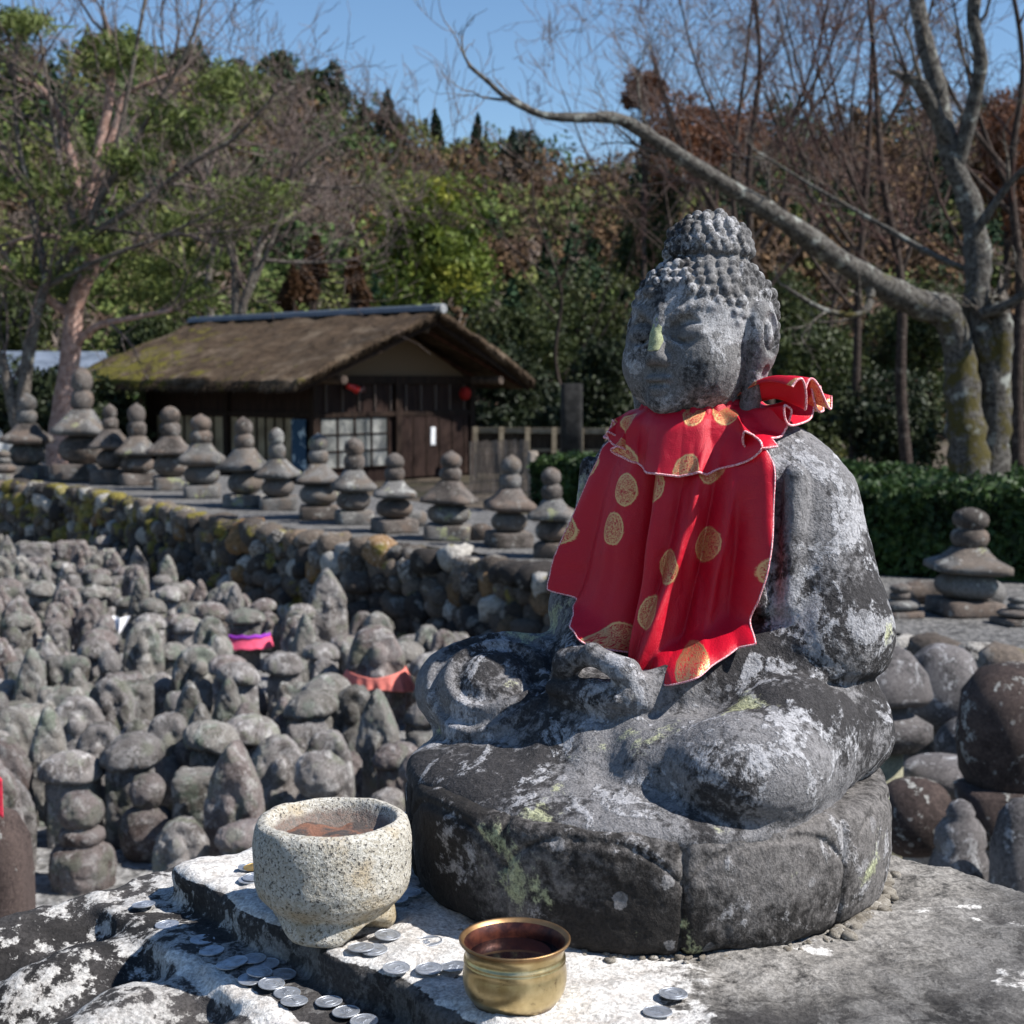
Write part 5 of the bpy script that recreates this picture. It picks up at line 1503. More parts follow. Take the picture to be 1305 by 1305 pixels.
    # hedge behind the terrace
def leaf_cloud(C, size, rg, flat=.0, asp=1.6):
    """one quad per centre, random facing"""
    n = len(C)
    a = rg.normal(size=(n, 3)); a[:, 2] *= (1 - flat); a /= np.linalg.norm(a, axis=1)[:, None]
    b = rg.normal(size=(n, 3)); b -= (b * a).sum(1)[:, None] * a; b /= np.linalg.norm(b, axis=1)[:, None]
    s = (size * (.6 + .8 * rg.random(n)))[:, None]
    a = a * s * .5 * asp; b = b * s * .5
    V = np.stack([C - a, C + b * .9, C + a, C - b * .9], 1).reshape(-1, 3)
    return V, np.arange(4 * n).reshape(n, 4)

def leaf_mat(name, c0, c1, c2=None, scale=1.2, trans=.25, c2_at=(.6, .72)):
    n = NT(name); co = n.coord()
    a = n.noise(co, scale, 4, .7); b = n.noise(co, 9 * scale, 2, .6)
    col = n.mix(n.ramp(n.math('ADD', n.math('MULTIPLY', a, .55), n.math('MULTIPLY', b, .5)), .38, .66), c0, c1)
    if c2: col = n.mix(n.ramp(n.noise(co, scale * .6, 3, .6), *c2_at), col, c2)
    n.out(col, .6, None, Specular_IOR_Level=.3)
    tr = n.n('ShaderNodeBsdfTranslucent'); n.set(tr.inputs[0], col)
    mx = n.n('ShaderNodeMixShader'); mx.inputs[0].default_value = trans
    o = n.t.nodes['Material Output']
    n.t.links.new(n.b.outputs[0], mx.inputs[1]); n.t.links.new(tr.outputs[0], mx.inputs[2]); n.t.links.new(mx.outputs[0], o.inputs[0])
    return n.m

def crown_points(rg, n, R_, seed, lump=.35, shell=.55, holes=.2):
    """points spread through a lumpy crown; denser outside, with gaps"""
    P = rg.normal(size=(int(n * 1.7), 3)); P /= np.linalg.norm(P, axis=1)[:, None]
    rad = (shell + (1 - shell) * rg.random(len(P))) ** .6
    rad = rad * (1 + lump * fbm(P, 2.2, 2, seed))
    P = P * rad[:, None]
    keep = fbm(P, 2.6, 2, seed + 9) > -holes * 2.2 + .12
    P = P[keep][:n]
    return P * np.array(R_)

M_hedge = leaf_mat('hedge_leaves', (.010, .022, .007), (.045, .085, .020), None, 3, .15)
if 'hedge' not in SKIP:
    rg = np.random.default_rng(31)
    def hedge(name, pts, zt, label, z0=.0, depth=.7, n=9000, size=.035, mat=None):
        pts = [Vector(p) for p in pts]; s_ = [0]
        for a, b in zip(pts, pts[1:]): s_.append(s_[-1] + (b - a).length)
        t = rg.random(n) * s_[-1]
        X = np.interp(t, s_, [p.x for p in pts]); Y = np.interp(t, s_, [p.y for p in pts])
        d = rg.random(n); k = rg.random(n)
        Z = z0 + (zt - z0) * k
        sel = rg.random(n) < .45; Z[sel] = zt + .03 * rg.normal(size=sel.sum())
        yo = depth * d; yo[~sel] = rg.random((~sel).sum()) ** 3 * depth * .5
        Z = Z + .06 * vnoise(np.stack([X, Y, Z * 0], 1), 1.6, 3)
        C = np.stack([X + yo * .3, Y + yo, Z], 1)
        V, Q = leaf_cloud(C, np.full(n, size), rg)
        t_ = empty(name, (0, 0, 0)); tag(t_, label, 'hedge')
        mesh_np('foliage', V, Q, mat or M_hedge, False, t_)
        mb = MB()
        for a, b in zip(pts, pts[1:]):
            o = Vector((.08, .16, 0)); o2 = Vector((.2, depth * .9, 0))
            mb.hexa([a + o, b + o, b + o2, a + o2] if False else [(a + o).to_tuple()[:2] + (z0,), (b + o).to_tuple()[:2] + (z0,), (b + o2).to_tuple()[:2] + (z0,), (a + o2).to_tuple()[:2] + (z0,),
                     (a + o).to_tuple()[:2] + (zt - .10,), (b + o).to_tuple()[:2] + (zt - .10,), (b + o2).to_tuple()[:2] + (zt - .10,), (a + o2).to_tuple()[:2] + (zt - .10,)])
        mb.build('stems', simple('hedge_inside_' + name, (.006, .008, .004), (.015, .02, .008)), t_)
        return t_
    a = on(1050, 745, TZ); b = on(1420, 760, TZ)
    zt = at(1200, 632, a.y + .3).z
    hedge('clipped_hedge', [(a.x, a.y + .55, 0), (b.x, b.y + .40, 0)], zt, 'clipped dark green hedge behind the flaring-roof memorial stone', TZ - .02, .9, 16000, .035)
    a = at(676, 640, 15.5); b = at(800, 640, 14.5)
    hedge('low_hedge', [(a.x, a.y, 0), (b.x, b.y, 0)], at(700, 588, 15.5).z, 'low dark hedge between the stone post and the figure', 0, .8, 7000, .06)
    a = at(1060, 640, 16); b = at(1500, 640, 13)
    hedge('rear_hedge', [(a.x, a.y, 0), (b.x, b.y, 0)], at(1200, 603, 15).z, 'second hedge further back around the foot of the big forked tree', 0, .9, 9000, .06)
# ------------------------------------------------------------------ trees
def m_bark(name, c0, c1, c2, scale=6, moss=None):
    n = NT(name); co = n.coord()
    a = n.noise(co, scale, 5, .65); b = n.noise(co, scale * 3.2, 5, .7, .5)
    col = n.mix(n.ramp(b, .35, .65), c0, c1)
    col = n.mix(n.ramp(a, .56, .66), col, c2)
    if moss:
        z = n.n('ShaderNodeSeparateXYZ'); n.set(z.inputs[0], co)
        mm = n.math('ADD', n.noise(co, scale * .6, 6, .7), n.math('MULTIPLY', n.ramp(z.outputs[2], 3.4, 1.6), .12))
        col = n.mix(n.ramp(mm, .60, .70), col, moss)
    return n.out(col, .9, n.bump(b, .9, .02), Specular_IOR_Level=.2)
M_bark_grey = m_bark('grey_bark', (.055, .045, .038), (.16, .14, .12), (.27, .26, .22))
M_bark_dark = m_bark('dark_bark', (.020, .014, .012), (.065, .048, .040), (.11, .09, .075))
M_bark_pink = m_bark('pine_bark', (.24, .14, .11), (.48, .33, .28), (.32, .24, .21), 5)
M_bark_cherry = m_bark('cherry_bark', (.030, .026, .023), (.125, .118, .105), (.25, .26, .235), 7, (.065, .055, .016))
M_twig = m_bark('twig_bark', (.075, .055, .048), (.18, .14, .125), (.25, .21, .19), 4)
M_twig_red = m_bark('red_twig_bark', (.045, .024, .022), (.11, .065, .055), (.16, .11, .09), 4)

class Wood:
    """branch skeleton grown into one tube mesh"""
    def __init__(s, seed): s.r = random.Random(seed); s.V = []; s.Q = []; s.n = 0; s.tips = []
    def tube(s, P, rad, n):
        P = np.asarray(P, dtype=float); rad = np.asarray(rad, dtype=float)
        T = np.gradient(P, axis=0); T /= np.linalg.norm(T, axis=1)[:, None] + 1e-9
        A = np.cross(T, np.array([.21, .37, .9])); A /= np.linalg.norm(A, axis=1)[:, None] + 1e-9
        B = np.cross(T, A); an = np.arange(n) / n * 2 * np.pi
        V = P[:, None, :] + rad[:, None, None] * (np.cos(an)[None, :, None] * A[:, None, :] + np.sin(an)[None, :, None] * B[:, None, :])
        m = len(P); I = (np.arange(m * n).reshape(m, n)) + s.n
        J = np.roll(I, -1, 1)
        s.Q.append(np.stack([I[:-1], J[:-1], J[1:], I[1:]], -1).reshape(-1, 4))
        s.V.append(V.reshape(-1, 3)); s.n += m * n
    def limb(s, P, r0, r1, n=10, wob=0, pw=1.0):
        """explicit limb through the points P, smoothed"""
        P = [Vector(p) for p in P]; out = []
        for i in range(len(P) - 1):
            p0 = P[max(i-1, 0)]; p1 = P[i]; p2 = P[i+1]; p3 = P[min(i+2, len(P)-1)]
            for k in range(5):
                t = k / 5
                out.append(.5 * ((2*p1) + (p2 - p0) * t + (2*p0 - 5*p1 + 4*p2 - p3) * t*t + (3*p1 - p0 - 3*p2 + p3) * t**3))
        out.append(P[-1])
        k = np.linspace(0, 1, len(out)); rad = r1 + (r0 - r1) * (1 - k) ** pw
        if wob: rad = rad * (1 + wob * np.array([s.r.uniform(-1, 1) for _ in out]))
        s.tube([tuple(p) for p in out], rad, n)
        return out
    def grow(s, p, d, L, r_, depth, spread=.7, up=.12, kids=3, seg=4, bend=.22, minr=.004, shrink=.62, flat=1.0):
        P = [Vector(p)]; d = Vector(d).normalized()
        for k in range(seg):
            d = (d + Vector((s.r.gauss(0, bend), s.r.gauss(0, bend), s.r.gauss(0, bend) * flat + up))).normalized()
            P.append(P[-1] + d * L / seg)
        r1 = max(r_ * .45, minr * .6)
        rad = np.linspace(r_, r1, len(P))
        s.tube([tuple(q) for q in P], rad, 7 if r_ > .03 else (4 if r_ > .012 else 3))
        if depth <= 0: s.tips.append((P[-1], d)); return
        nk = kids + s.r.choice((-1, 0, 0, 1))
        for k in range(max(2, nk)):
            i = s.r.uniform(.25, 1) * seg if k else seg
            a = int(min(i, seg - 1)); q = P[a].lerp(P[a + 1], min(i - a, 1))
            ax = Vector((s.r.gauss(0, 1), s.r.gauss(0, 1), s.r.gauss(0, 1) * flat)); ax = (ax - ax.dot(d) * d)
            if ax.length < 1e-3: continue
            ax.normalize()
            nd = (d * 1.0 + ax * s.r.uniform(spread * .5, spread * 1.4))
            s.grow(q, nd, L * s.r.uniform(shrink * .8, shrink * 1.2), max(rad[a] * .62, minr), depth - 1, spread, up, kids, seg, bend, minr, shrink, flat)
    def build(s, name, mat, parent=None):
        return mesh_np(name, np.concatenate(s.V), np.concatenate(s.Q), mat, True, parent)

def bare_tree(name, label, limbs, mat, seed, depth=4, tw=(1.2, .02), n_side=6, spread=.7, up=.10, group=None, cat='tree', twmat=None, minr=.004, kids=3, side_from=.3, shrink=.62, flat=1., n0=None, wob=.06, pw0=1.0):
    """limbs: list of (points, r0, r1); twigs sprout along and at the end of each"""
    base = Vector(limbs[0][0][0])
    t = empty(name, (base.x, base.y, max(0, base.z))); tag(t, label, cat, group)
    off = t.location.copy()
    for li, (P, r0, r1) in enumerate(limbs):
        w2 = Wood(seed + 1 + li * 7)
        P = [Vector(p) - off for p in P]
        o = w2.limb(P, r0, r1, 14 if r0 > .06 else 8, wob, pw0 if li == 0 else 1.0)
        nl_ = sum(len(q) for q in w2.Q)
        for k in range(n_side if li else (n_side if n0 is None else n0)):
            f = w2.r.uniform(side_from if li else max(side_from, .4), 1) if k else 1
            i = min(int(f * (len(o) - 1)), len(o) - 2)
            q = o[i].lerp(o[i+1], .5) if k else o[-1]; d = (o[i+1] - o[i]).normalized()
            ax = Vector((w2.r.gauss(0, 1), w2.r.gauss(0, 1), w2.r.gauss(0, 1) * flat)); ax = (ax - ax.dot(d) * d).normalized()
            rr_ = (r0 + (r1 - r0) * i / len(o))
            w2.grow(q, d * (.9 if k else 2) + ax * w2.r.uniform(.4, 1.2), tw[0] * w2.r.uniform(.6, 1.2) * (1 if k else .4), max(min(rr_ * .55, tw[1] * 1.3), tw[1] * .6) if k else max(r1 * .9, minr), depth - 1, spread, up, kids, 4, .2, minr, shrink, flat)
        m_ = w2.build('trunk' if li == 0 else 'limb', mat, t)
        m_.data.materials.append(twmat or M_twig)
        mi = np.zeros(len(m_.data.polygons), np.int32); mi[nl_:] = 1; m_.data.polygons.foreach_set('material_index', mi)
    return t, w2, off

def leafy_tree(name, label, px, top, base_py, D, wpx, mat, seed, n=5000, size=.12, trunk=.12, lump=.4, group=None, z0=0, bark=None, shape=None, trunkpx=None, ground=None, clumps=9):
    """crown spans wpx across and from top down to base_py (picture pixels) at distance D"""
    rg = np.random.default_rng(seed)
    p = at(px, base_py, D); zt = at(px, top, D).z; zb = p.z
    W_ = wpx * D / F / 2; H = (zt - zb) / 2
    z0 = 0 if ground is None else ground
    t = empty(name, (p.x, p.y, z0)); tag(t, label, 'tree', group)
    cz = (zt + zb) / 2 - z0
    P = []
    K = clumps
    for k in range(K):
        a = rg.random() * 6.28; e = rg.uniform(-.8, .9); q = rg.uniform(.2, .62)
        c = np.array((math.cos(a) * q * (1 - .35 * max(e, 0)), math.sin(a) * q * (1 - .35 * max(e, 0)), e * .62))
        s = rg.uniform(.34, .55)
        P.append(crown_points(rg, n // K, (s, s, s * .8), seed + k * 3, lump) + c)
    P = np.concatenate(P) * np.array((W_, W_, H))
    if shape == 'cone':
        f = np.clip((P[:, 2] / H + 1) / 2, 0, 1); P[:, :2] *= (1.15 * (1 - f) + .12)[:, None]
    P[:, 2] += cz
    V, Q = leaf_cloud(P, np.full(len(P), size), rg)
    mesh_np('crown', V, Q, mat, False, t)
    wd = Wood(seed)
    tr = trunk
    x0 = 0 if trunkpx is None else (trunkpx - px) * D / F
    o = wd.limb([(x0, 0, -.1), (x0 * .6 + wd.r.uniform(-.1, .1), 0, cz * .45), (x0 * .3, 0, cz * .8), (0, 0, cz + H * .4)], tr, tr * .3, 9)
    for k in range(14):
        i = wd.r.randrange(int(len(o) * .35), len(o) - 1)
        q = P[rg.integers(len(P))] * np.array((.8, .8, 1))
        wd.limb([tuple(o[i]), tuple((Vector(o[i]) + Vector(q)) / 2 + Vector((0, 0, .05))), tuple(q)], tr * .35, .012, 5)
    wd.build('trunk', bark or M_bark_dark, t)
    return t

# ---- hill
HX = [-60, -30, 0, 100, 200, 260, 320, 380, 440, 500, 560, 620, 680, 740, 800, 900, 1000, 1100, 1200, 1305, 1500]
HY = [16, 16, 18, 22, 30, 40, 60, 70, 88, 118, 146, 156, 164, 176, 165, 135, 118, 110, 95, 72, 65]
HD0, HD1 = 47.0, 92.0
def crest_z(px): return at(px, float(np.interp(px, HX, HY)) + 78, HD1).z
def hill_z(x, y):
    px = 652.5 + x / y * F
    t = np.clip((y - HD0) / (HD1 - HD0), 0, 1.25)
    cz = np.interp(px, HX, [at(a, b + 78, HD1).z for a, b in zip(HX, HY)])
    return np.where(t < 1, cz * t ** 1.05, cz * (1 - (t - 1) * .9))
if 'hill' not in SKIP:
    xs = np.linspace(-60, 70, 90); ys = np.linspace(HD0 - 3, 112, 60)
    XX, YY = np.meshgrid(xs, ys); Zh = hill_z(XX, YY) + .35 * vnoise(np.stack([XX.ravel(), YY.ravel(), XX.ravel() * 0], 1), .25, 2).reshape(XX.shape) - .1
    I = np.arange(XX.size).reshape(XX.shape)
    Q = np.stack([I[:-1, :-1], I[:-1, 1:], I[1:, 1:], I[1:, :-1]], -1).reshape(-1, 4)
    h = mesh_np('wooded_hill', np.stack([XX, YY, Zh], -1).reshape(-1, 3), Q, simple('hill_floor', (.020, .017, .010), (.06, .045, .03), .6), True); tag(h, kind='structure')

    # the far wood: crowns of many kinds reading as one mass, with its own colour per tree
    n = NT('far_wood'); at_ = n.n('ShaderNodeAttribute'); at_.attribute_name = 'tone'
    co = n.coord(); b = n.noise(co, 1.2, 3, .7)
    hs = n.n('ShaderNodeHueSaturation'); n.set(hs.inputs['Color'], at_.outputs['Color']); n.set(hs.inputs['Value'], n.math('MULTIPLY_ADD', n.ramp(b, .3, .7), .9, .55))
    M_far = n.out(hs.outputs[0], .75, None, Specular_IOR_Level=.15)
    rg = np.random.default_rng(77)
    VV, QQ, CC = [], [], []; nv = 0
    cols = [((.048, .078, .024), 5), ((.090, .115, .034), 5), ((.11, .12, .038), 3), ((.105, .064, .034), 5), ((.125, .082, .060), 5), ((.024, .046, .022), 4), ((.15, .12, .10), 4)]
    cw = np.array([c[1] for c in cols], float); cw /= cw.sum()
    y = HD0 - 1
    trees = []
    while y < HD1 + 6:
        x = -.40 * y - 2
        while x < .40 * y + 3:
            trees.append((x + rg.uniform(-.7, .7), y + rg.uniform(-.8, .8))); x += rg.uniform(1.7, 2.8)
        y += 2.15
    # patchy distribution: kinds follow a slow noise, browner to the right
    tt = np.array(trees)
    k1 = fbm(np.stack([tt[:, 0], tt[:, 1], 0 * tt[:, 0]], 1), .11, 2, 41); 
    for i, (x, y) in enumerate(trees):
        z = float(hill_z(np.array(x), np.array(y)))
        px = 652.5 + x / y * F
        brown = k1[i] + (px - 720) / 750
        pw = np.array([c[1] for c in cols], float)
        if brown > .25: pw *= np.array([.5, .25, .25, 3, 2.5, 1, 1.5])
        elif brown < -.25: pw *= np.array([1.5, 2.2, 2.2, .4, .7, .8, 1.2])
        ci = rg.choice(len(cols), p=pw / pw.sum())
        c = np.array(cols[ci][0]) * rg.uniform(.75, 1.3)
        r_ = rg.uniform(1.1, 1.9); hgt = rg.uniform(1.3, 2.1) * (1.25 if ci == 5 else 1)
        bare = ci in (4, 6)
        m_ = 560 if y > 70 else 720
        P = crown_points(rg, m_, (r_, r_, hgt), i, .35, .5, .15 if not bare else -.02)
        if ci == 5:
            f = np.clip((P[:, 2] / hgt + 1) / 2, 0, 1); P[:, :2] *= (1.1 * (1 - f) + .1)[:, None]
        P += np.array((x, y, z + hgt * .8))
        if bare:
            V, Q = leaf_cloud(P, np.full(len(P), .24), rg, asp=2.4); V2 = V.reshape(-1, 4, 3); mid = V2.mean(1, keepdims=True)
            V2[:, 1] = mid[:, 0] + (V2[:, 1] - mid[:, 0]) * .22; V2[:, 3] = mid[:, 0] + (V2[:, 3] - mid[:, 0]) * .22; V = V2.reshape(-1, 3)
        else: V, Q = leaf_cloud(P, np.full(len(P), .19), rg)
        VV.append(V); QQ.append(Q + nv); nv += len(V); CC.append(np.tile(c, (len(V), 1)))
    o = mesh_np('hillside_wood', np.concatenate(VV), np.concatenate(QQ), M_far, False)
    a_ = o.data.color_attributes.new('tone', 'FLOAT_COLOR', 'POINT'); CC = np.concatenate(CC)
    a_.data.foreach_set('color', np.concatenate([CC, np.ones((len(CC), 1))], 1).astype(np.float32).ravel())
    tag(o, kind='stuff')
    print('WOOD', len(trees), nv)
    L_dk = leaf_mat('dark_conifer_needles', (.008, .020, .012), (.022, .042, .022), None, .6, .1)
    L_md = leaf_mat('broadleaf_far', (.018, .036, .010), (.05, .075, .018), None, .6, .1)
    for k, (px, top, bot, w_, cone, mt, lb) in enumerate([
        (494, 97, 190, 46, 1, L_dk, 'tallest dark conifer poking above the hill crest'), (428, 70, 120, 40, 0, L_dk, 'rounded dark tree on the hill crest'),
        (352, 50, 110, 52, 0, L_md, 'first of the round green trees along the crest'), (396, 64, 120, 46, 0, L_md, 'green tree between two round ones on the crest'),
        (556, 128, 185, 30, 1, L_dk, 'thin conifer at the dip of the crest'), (608, 130, 200, 26, 1, L_dk, 'thin conifer just left of the long bare branch tip'),
        (652, 152, 205, 30, 1, L_dk, 'thin dark conifer below the long bare branch tip'), (668, 148, 205, 60, 0, L_dk, 'broad dark tree at the right end of the open crest'), (245, 40, 105, 50, 0, L_md, 'green tree high on the crest behind the pine')]):
        bot = top + 95
        leafy_tree('crest_conifer' if cone else 'crest_tree', lb, px, top + 4, bot, 88, w_ * 1.15, mt, 900 + k, 2200, .17, .12, .35, 'trees standing out on the hill crest', shape='cone' if cone else None, clumps=5)

if 'mid' not in SKIP:
    L_ev = leaf_mat('evergreen_leaves', (.014, .026, .009), (.062, .078, .022), (.14, .135, .032), .9, .22, (.56, .70))
    L_br = leaf_mat('bright_evergreen_leaves', (.040, .075, .014), (.18, .23, .038), (.38, .38, .06), 1.3, .25, (.52, .68))
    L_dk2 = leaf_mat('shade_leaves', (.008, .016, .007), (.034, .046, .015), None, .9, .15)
    L_ru = leaf_mat('russet_leaves', (.09, .035, .018), (.20, .085, .038), None, 1.2, .25)
    L_ce = leaf_mat('brown_cedar_leaves', (.045, .022, .010), (.11, .055, .024), None, 1.2, .2)
    # the bright tree above the roof
    leafy_tree('evergreen_tree', 'bright green evergreen tree with pale trunk rising behind the hut ridge', 555, 208, 430, 36, 190, L_br, 301, 15000, .09, .14, .5, bark=M_bark_grey, clumps=14, trunkpx=552)
    mids = [(452, 300, 430, 60, 40, L_ce, 'narrow brown cedar just left of the bright evergreen', 'cone'), (400, 290, 420, 70, 41, L_ce, 'brown cedar behind the hut ridge', 'cone'), (375, 330, 430, 55, 39, L_ce, 'small brown cedar left of the cedar pair', 'cone'),
            (655, 330, 560, 170, 38, L_ev, 'dense green evergreen right of the hut roof', None), (735, 300, 560, 170, 42, L_ev, 'tall green evergreen behind the figure head', None),
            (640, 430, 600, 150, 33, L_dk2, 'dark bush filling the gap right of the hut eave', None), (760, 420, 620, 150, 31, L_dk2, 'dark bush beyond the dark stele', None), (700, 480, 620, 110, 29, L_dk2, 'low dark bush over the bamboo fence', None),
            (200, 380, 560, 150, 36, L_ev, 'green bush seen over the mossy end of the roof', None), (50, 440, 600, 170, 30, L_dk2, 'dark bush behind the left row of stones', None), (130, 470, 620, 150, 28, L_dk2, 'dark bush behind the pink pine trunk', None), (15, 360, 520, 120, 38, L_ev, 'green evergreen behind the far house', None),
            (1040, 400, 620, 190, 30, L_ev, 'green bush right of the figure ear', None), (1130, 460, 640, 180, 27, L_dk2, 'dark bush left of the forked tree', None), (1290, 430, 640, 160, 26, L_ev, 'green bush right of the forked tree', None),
            (1180, 330, 560, 200, 36, L_ev, 'tall evergreen behind the forked tree', None), (880, 330, 600, 200, 40, L_dk2, 'dark evergreen directly behind the figure head', None),
            (1000, 300, 520, 150, 44, L_ev, 'evergreen beyond the long bare branch', None), (830, 200, 400, 120, 48, L_ev, 'olive-green tree over the hillside beside the head', None),
            (905, 85, 250, 210, 46, L_ru, 'russet-leaved tree under the upper bare branches', None), (1285, 110, 330, 120, 44, L_ru, 'russet-leaved tree at the right edge', None), (820, 75, 150, 60, 46, L_ru, 'small russet crown left of the larger russet tree', None)]
    for k, (px, tp, bt, w_, D, mt, lb, shp) in enumerate(mids):
        leafy_tree('brown_cedar' if shp else ('evergreen_tree' if mt is not L_ru else 'russet_tree'), lb, px, tp, bt, D, w_, mt, 400 + k * 11, 11000 if w_ > 100 else 5000, .085 if D > 34 else .075, .10, .45, 'trees beyond the memorial terrace', shape=shp, clumps=11 if not shp else 5, bark=M_bark_dark)

if 'bare' not in SKIP:
    A = at
    # forked cherry with the long low limb
    D = 13.0
    base = A(1250, 640, D); base.z = 0
    limbs = [([base, A(1236, 600, D), A(1228, 520, D), A(1222, 450, D), A(1205, 400, D - .05), A(1172, 388, D - .1), A(1120, 362, D - .3), A(1060, 325, D - .6), A(1000, 282, D - .9), A(945, 248, D - 1.1), A(880, 208, D - 1.4), A(845, 185, D - 1.5), A(790, 152, D - 1.7), A(735, 150, D - 1.9), A(690, 146, D - 2.0), A(645, 124, D - 2.1), A(622, 104, D - 2.2), A(598, 84, D - 2.3)], .195, .014),
             ([base + Vector((.1, .05, 0)), A(1264, 600, D + .1), A(1268, 520, D + .1), A(1262, 455, D + .1), A(1246, 400, D + .1), A(1246, 330, D + .15), A(1236, 260, D + .2), A(1212, 200, D + .2), A(1196, 120, D + .3), A(1178, 50, D + .4), A(1165, -20, D + .5)], .165, .065),
             ([A(1268, 500, D + .1), A(1274, 440, D + .05), A(1276, 398, D)], .14, .085),
             ([A(1218, 215, D + .2), A(1236, 150, D + .1), A(1250, 80, D), A(1240, 20, D), A(1250, -40, D)], .075, .05),
             ([A(1212, 190, D + .2), A(1190, 140, D + .1), A(1172, 108, D), A(1152, 98, D)], .075, .045),
             ([A(1100, 352, D - .4), A(1110, 378, D - .4), A(1095, 400, D - .5), A(1050, 395, D - .6), A(1000, 365, D - .7)], .05, .015),
             ([A(1245, 350, D + .1), A(1180, 320, D + .4), A(1120, 285, D + .7), A(1040, 240, D + 1), A(960, 190, D + 1.2)], .035, .012),
             ([A(1250, 400, D), A(1290, 385, D - .2), A(1340, 350, D - .4)], .06, .03),
             ([A(1240, 300, D), A(1290, 230, D - .2), A(1330, 200, D - .4)], .045, .02)]
    t, w2, off = bare_tree('forked_cherry_tree', 'forked grey lichen-covered tree stretching one long bare limb to the upper middle', limbs, M_bark_cherry, 51, 3, (.50, .014), 4, .8, .04, minr=.003, side_from=.35, twmat=M_bark_grey, n0=6, wob=.13, pw0=1.45)
    # pink-barked pine on the left
    D = 19.0
    b = A(72, 610, D); b.z = TZ if False else 0
    limbs = [([b, A(74, 570, D), A(84, 500, D), A(92, 430, D), A(97, 385, D), A(118, 330, D), A(112, 270, D), A(122, 210, D), A(140, 120, D), A(138, 40, D)], .165, .05),
             ([A(94, 400, D), A(70, 388, D), A(40, 360, D - .3), A(-20, 330, D - .6)], .07, .03), ([A(96, 440, D), A(125, 415, D - .3), A(170, 405, D - .6), A(220, 395, D - 1)], .06, .02),
             ([A(112, 290, D), A(85, 180, D), A(60, 120, D), A(20, 100, D)], .07, .03), ([A(118, 250, D), A(150, 150, D), A(160, 120, D), A(230, 90, D)], .06, .02), ([A(116, 320, D), A(60, 300, D), A(10, 310, D)], .05, .02)]
    t, w2, off = bare_tree('red_pine', 'red pine with pinkish bark and green needle tufts among the bare branches', limbs, M_bark_pink, 61, 3, (1.0, .02), 5, .7, .06, minr=.006)
    rg = np.random.default_rng(3)
    C = []
    for (px, py, w_, h_) in [(250, 275, 95, 30), (180, 345, 90, 26), (60, 360, 80, 25), (30, 230, 60, 22), (150, 62, 50, 20), (290, 105, 50, 30), (20, 30, 40, 18), (240, 160, 70, 30), (330, 250, 45, 18), (100, 300, 60, 22), (160, 200, 60, 26), (215, 380, 70, 20)]:
        for q in range(10):
            c = np.array(A(px + rg.normal() * w_ * .42, py + rg.normal() * h_ * .45, D + rg.normal() * .6)) - np.array(off)
            C.append(c + rg.normal(size=(90, 3)) * np.array((.15, .15, .06)))
    C = np.concatenate(C)
    V, Q = leaf_cloud(C, np.full(len(C), .030), rg, asp=6)
    mesh_np('needles', V, Q, leaf_mat('pine_needles', (.045, .070, .016), (.14, .17, .042), None, 1.4, .2), False, t)
    # bare maples left and centre
    D = 18.5
    b = A(26, 620, D); b.z = 0
    limbs = [([b, A(26, 560, D), A(31, 490, D), A(42, 420, D), A(60, 360, D), A(100, 310, D), A(128, 250, D), A(150, 180, D), A(170, 80, D), A(190, -30, D)], .105, .018),
             ([A(22, 545, D), A(5, 470, D), A(-20, 420, D)], .09, .05), ([A(100, 310, D), A(170, 265, D - .4), A(250, 205, D - .8), A(300, 175, D - 1), A(352, 118, D - 1.3)], .055, .012),
             ([A(60, 360, D), A(40, 260, D + .3), A(20, 150, D + .4), A(22, 20, D + .5)], .06, .015), ([A(100, 310, D), A(75, 200, D + .2), A(60, 100, D + .3), A(40, -10, D + .4)], .045, .012),
             ([A(60, 365, D), A(130, 330, D - .4), A(210, 300, D - .8), A(290, 260, D - 1.1)], .04, .012), ([A(128, 255, D), A(190, 150, D - .3), A(240, 60, D - .5), A(262, -20, D - .6)], .04, .012), ([A(120, 290, D), A(215, 300, D - .3), A(330, 290, D - .6)], .03, .01)]
    bare_tree('bare_maple', 'leafless grey tree spreading fine branches over the upper left', limbs, M_bark_grey, 71, 4, (1.15, .016), 9, .75, .06, minr=.004, shrink=.66)
    D = 31.0
    b = A(305, 640, D); b.z = 0
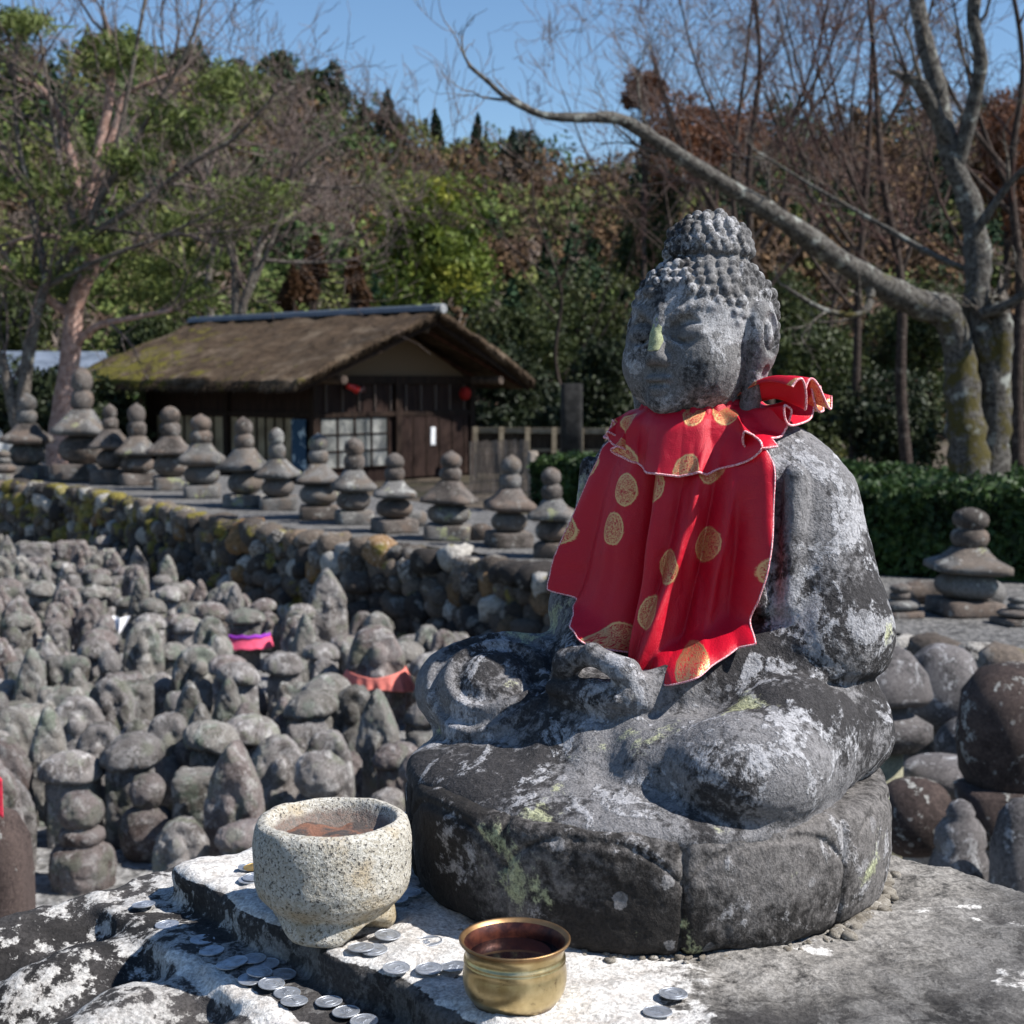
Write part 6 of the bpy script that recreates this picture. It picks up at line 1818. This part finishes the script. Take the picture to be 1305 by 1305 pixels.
    limbs = [([b, A(306, 500, D), A(308, 400, D), A(322, 350, D), A(345, 270, D), A(380, 215, D), A(440, 170, D)], .13, .03), ([A(300, 400, D), A(298, 330, D), A(276, 280, D), A(262, 200, D), A(258, 130, D)], .10, .03),
             ([A(268, 420, D), A(266, 350, D), A(270, 300, D), A(230, 230, D)], .10, .03), ([A(310, 390, D), A(345, 310, D), A(370, 240, D), A(375, 190, D)], .07, .02), ([A(320, 330, D), A(390, 335, D), A(440, 330, D)], .05, .02), ([A(290, 320, D), A(350, 240, D), A(430, 240, D), A(470, 235, D)], .05, .02)]
    bare_tree('bare_maple', 'leafless many-stemmed tree standing right behind the hut ridge', limbs, M_bark_grey, 81, 4, (2.0, .028), 8, .75, .08, minr=.009)
    # dark leafless trees on the right
    k = 0
    for (px, D, lean, top, s_, lb) in [(985, 24, -30, -60, 91, 'dark leafless tree rising behind the figure head topknot'), (1085, 27, 30, -80, 92, 'dark leafless tree beyond the middle of the long limb'), (1160, 22, -60, -60, 93, 'dark leafless tree just left of the forked tree'),
                                       (925, 30, 40, -40, 94, 'slim leafless tree behind the left side of the head'), (1300, 20, -20, -60, 95, 'dark leafless tree at the right edge'), (1040, 33, 60, 30, 96, 'thin leafless tree deep in the wood right of the ear'), (745, 34, -70, 190, 97, 'small reddish leafless tree left of the head'), (820, 36, 40, 120, 98, 'thin reddish leafless tree beside the hair curls')]:
        b = A(px, 640, D); b.z = 0; r0 = .10 if top < 0 else .06
        q = lambda f, o_=0: A(px + lean * f + o_, 640 + (top - 640) * f, D)
        rr = random.Random(s_)
        limbs = [([b, q(.2), q(.4, rr.uniform(-15, 15)), q(.6, rr.uniform(-20, 20)), q(.8, rr.uniform(-20, 20)), q(1)], r0, .02)]
        for j in range(5):
            f = rr.uniform(.32, .7); dx = rr.choice((-1, 1)) * rr.uniform(60, 150)
            limbs.append(([q(f), q(f + .1, dx * .45), q(f + .22, dx * .8), q(f + .38, dx * 1.1)], r0 * .42, .012))
        bare_tree('bare_tree', lb, limbs, M_bark_dark, s_, 4, (1.6 * D / 25, .018), 6 if top < 0 else 3, .8, .07, 'leafless trees on the right', minr=.0055 * D / 25, twmat=M_twig_red if k % 2 == 0 else M_twig); k += 1
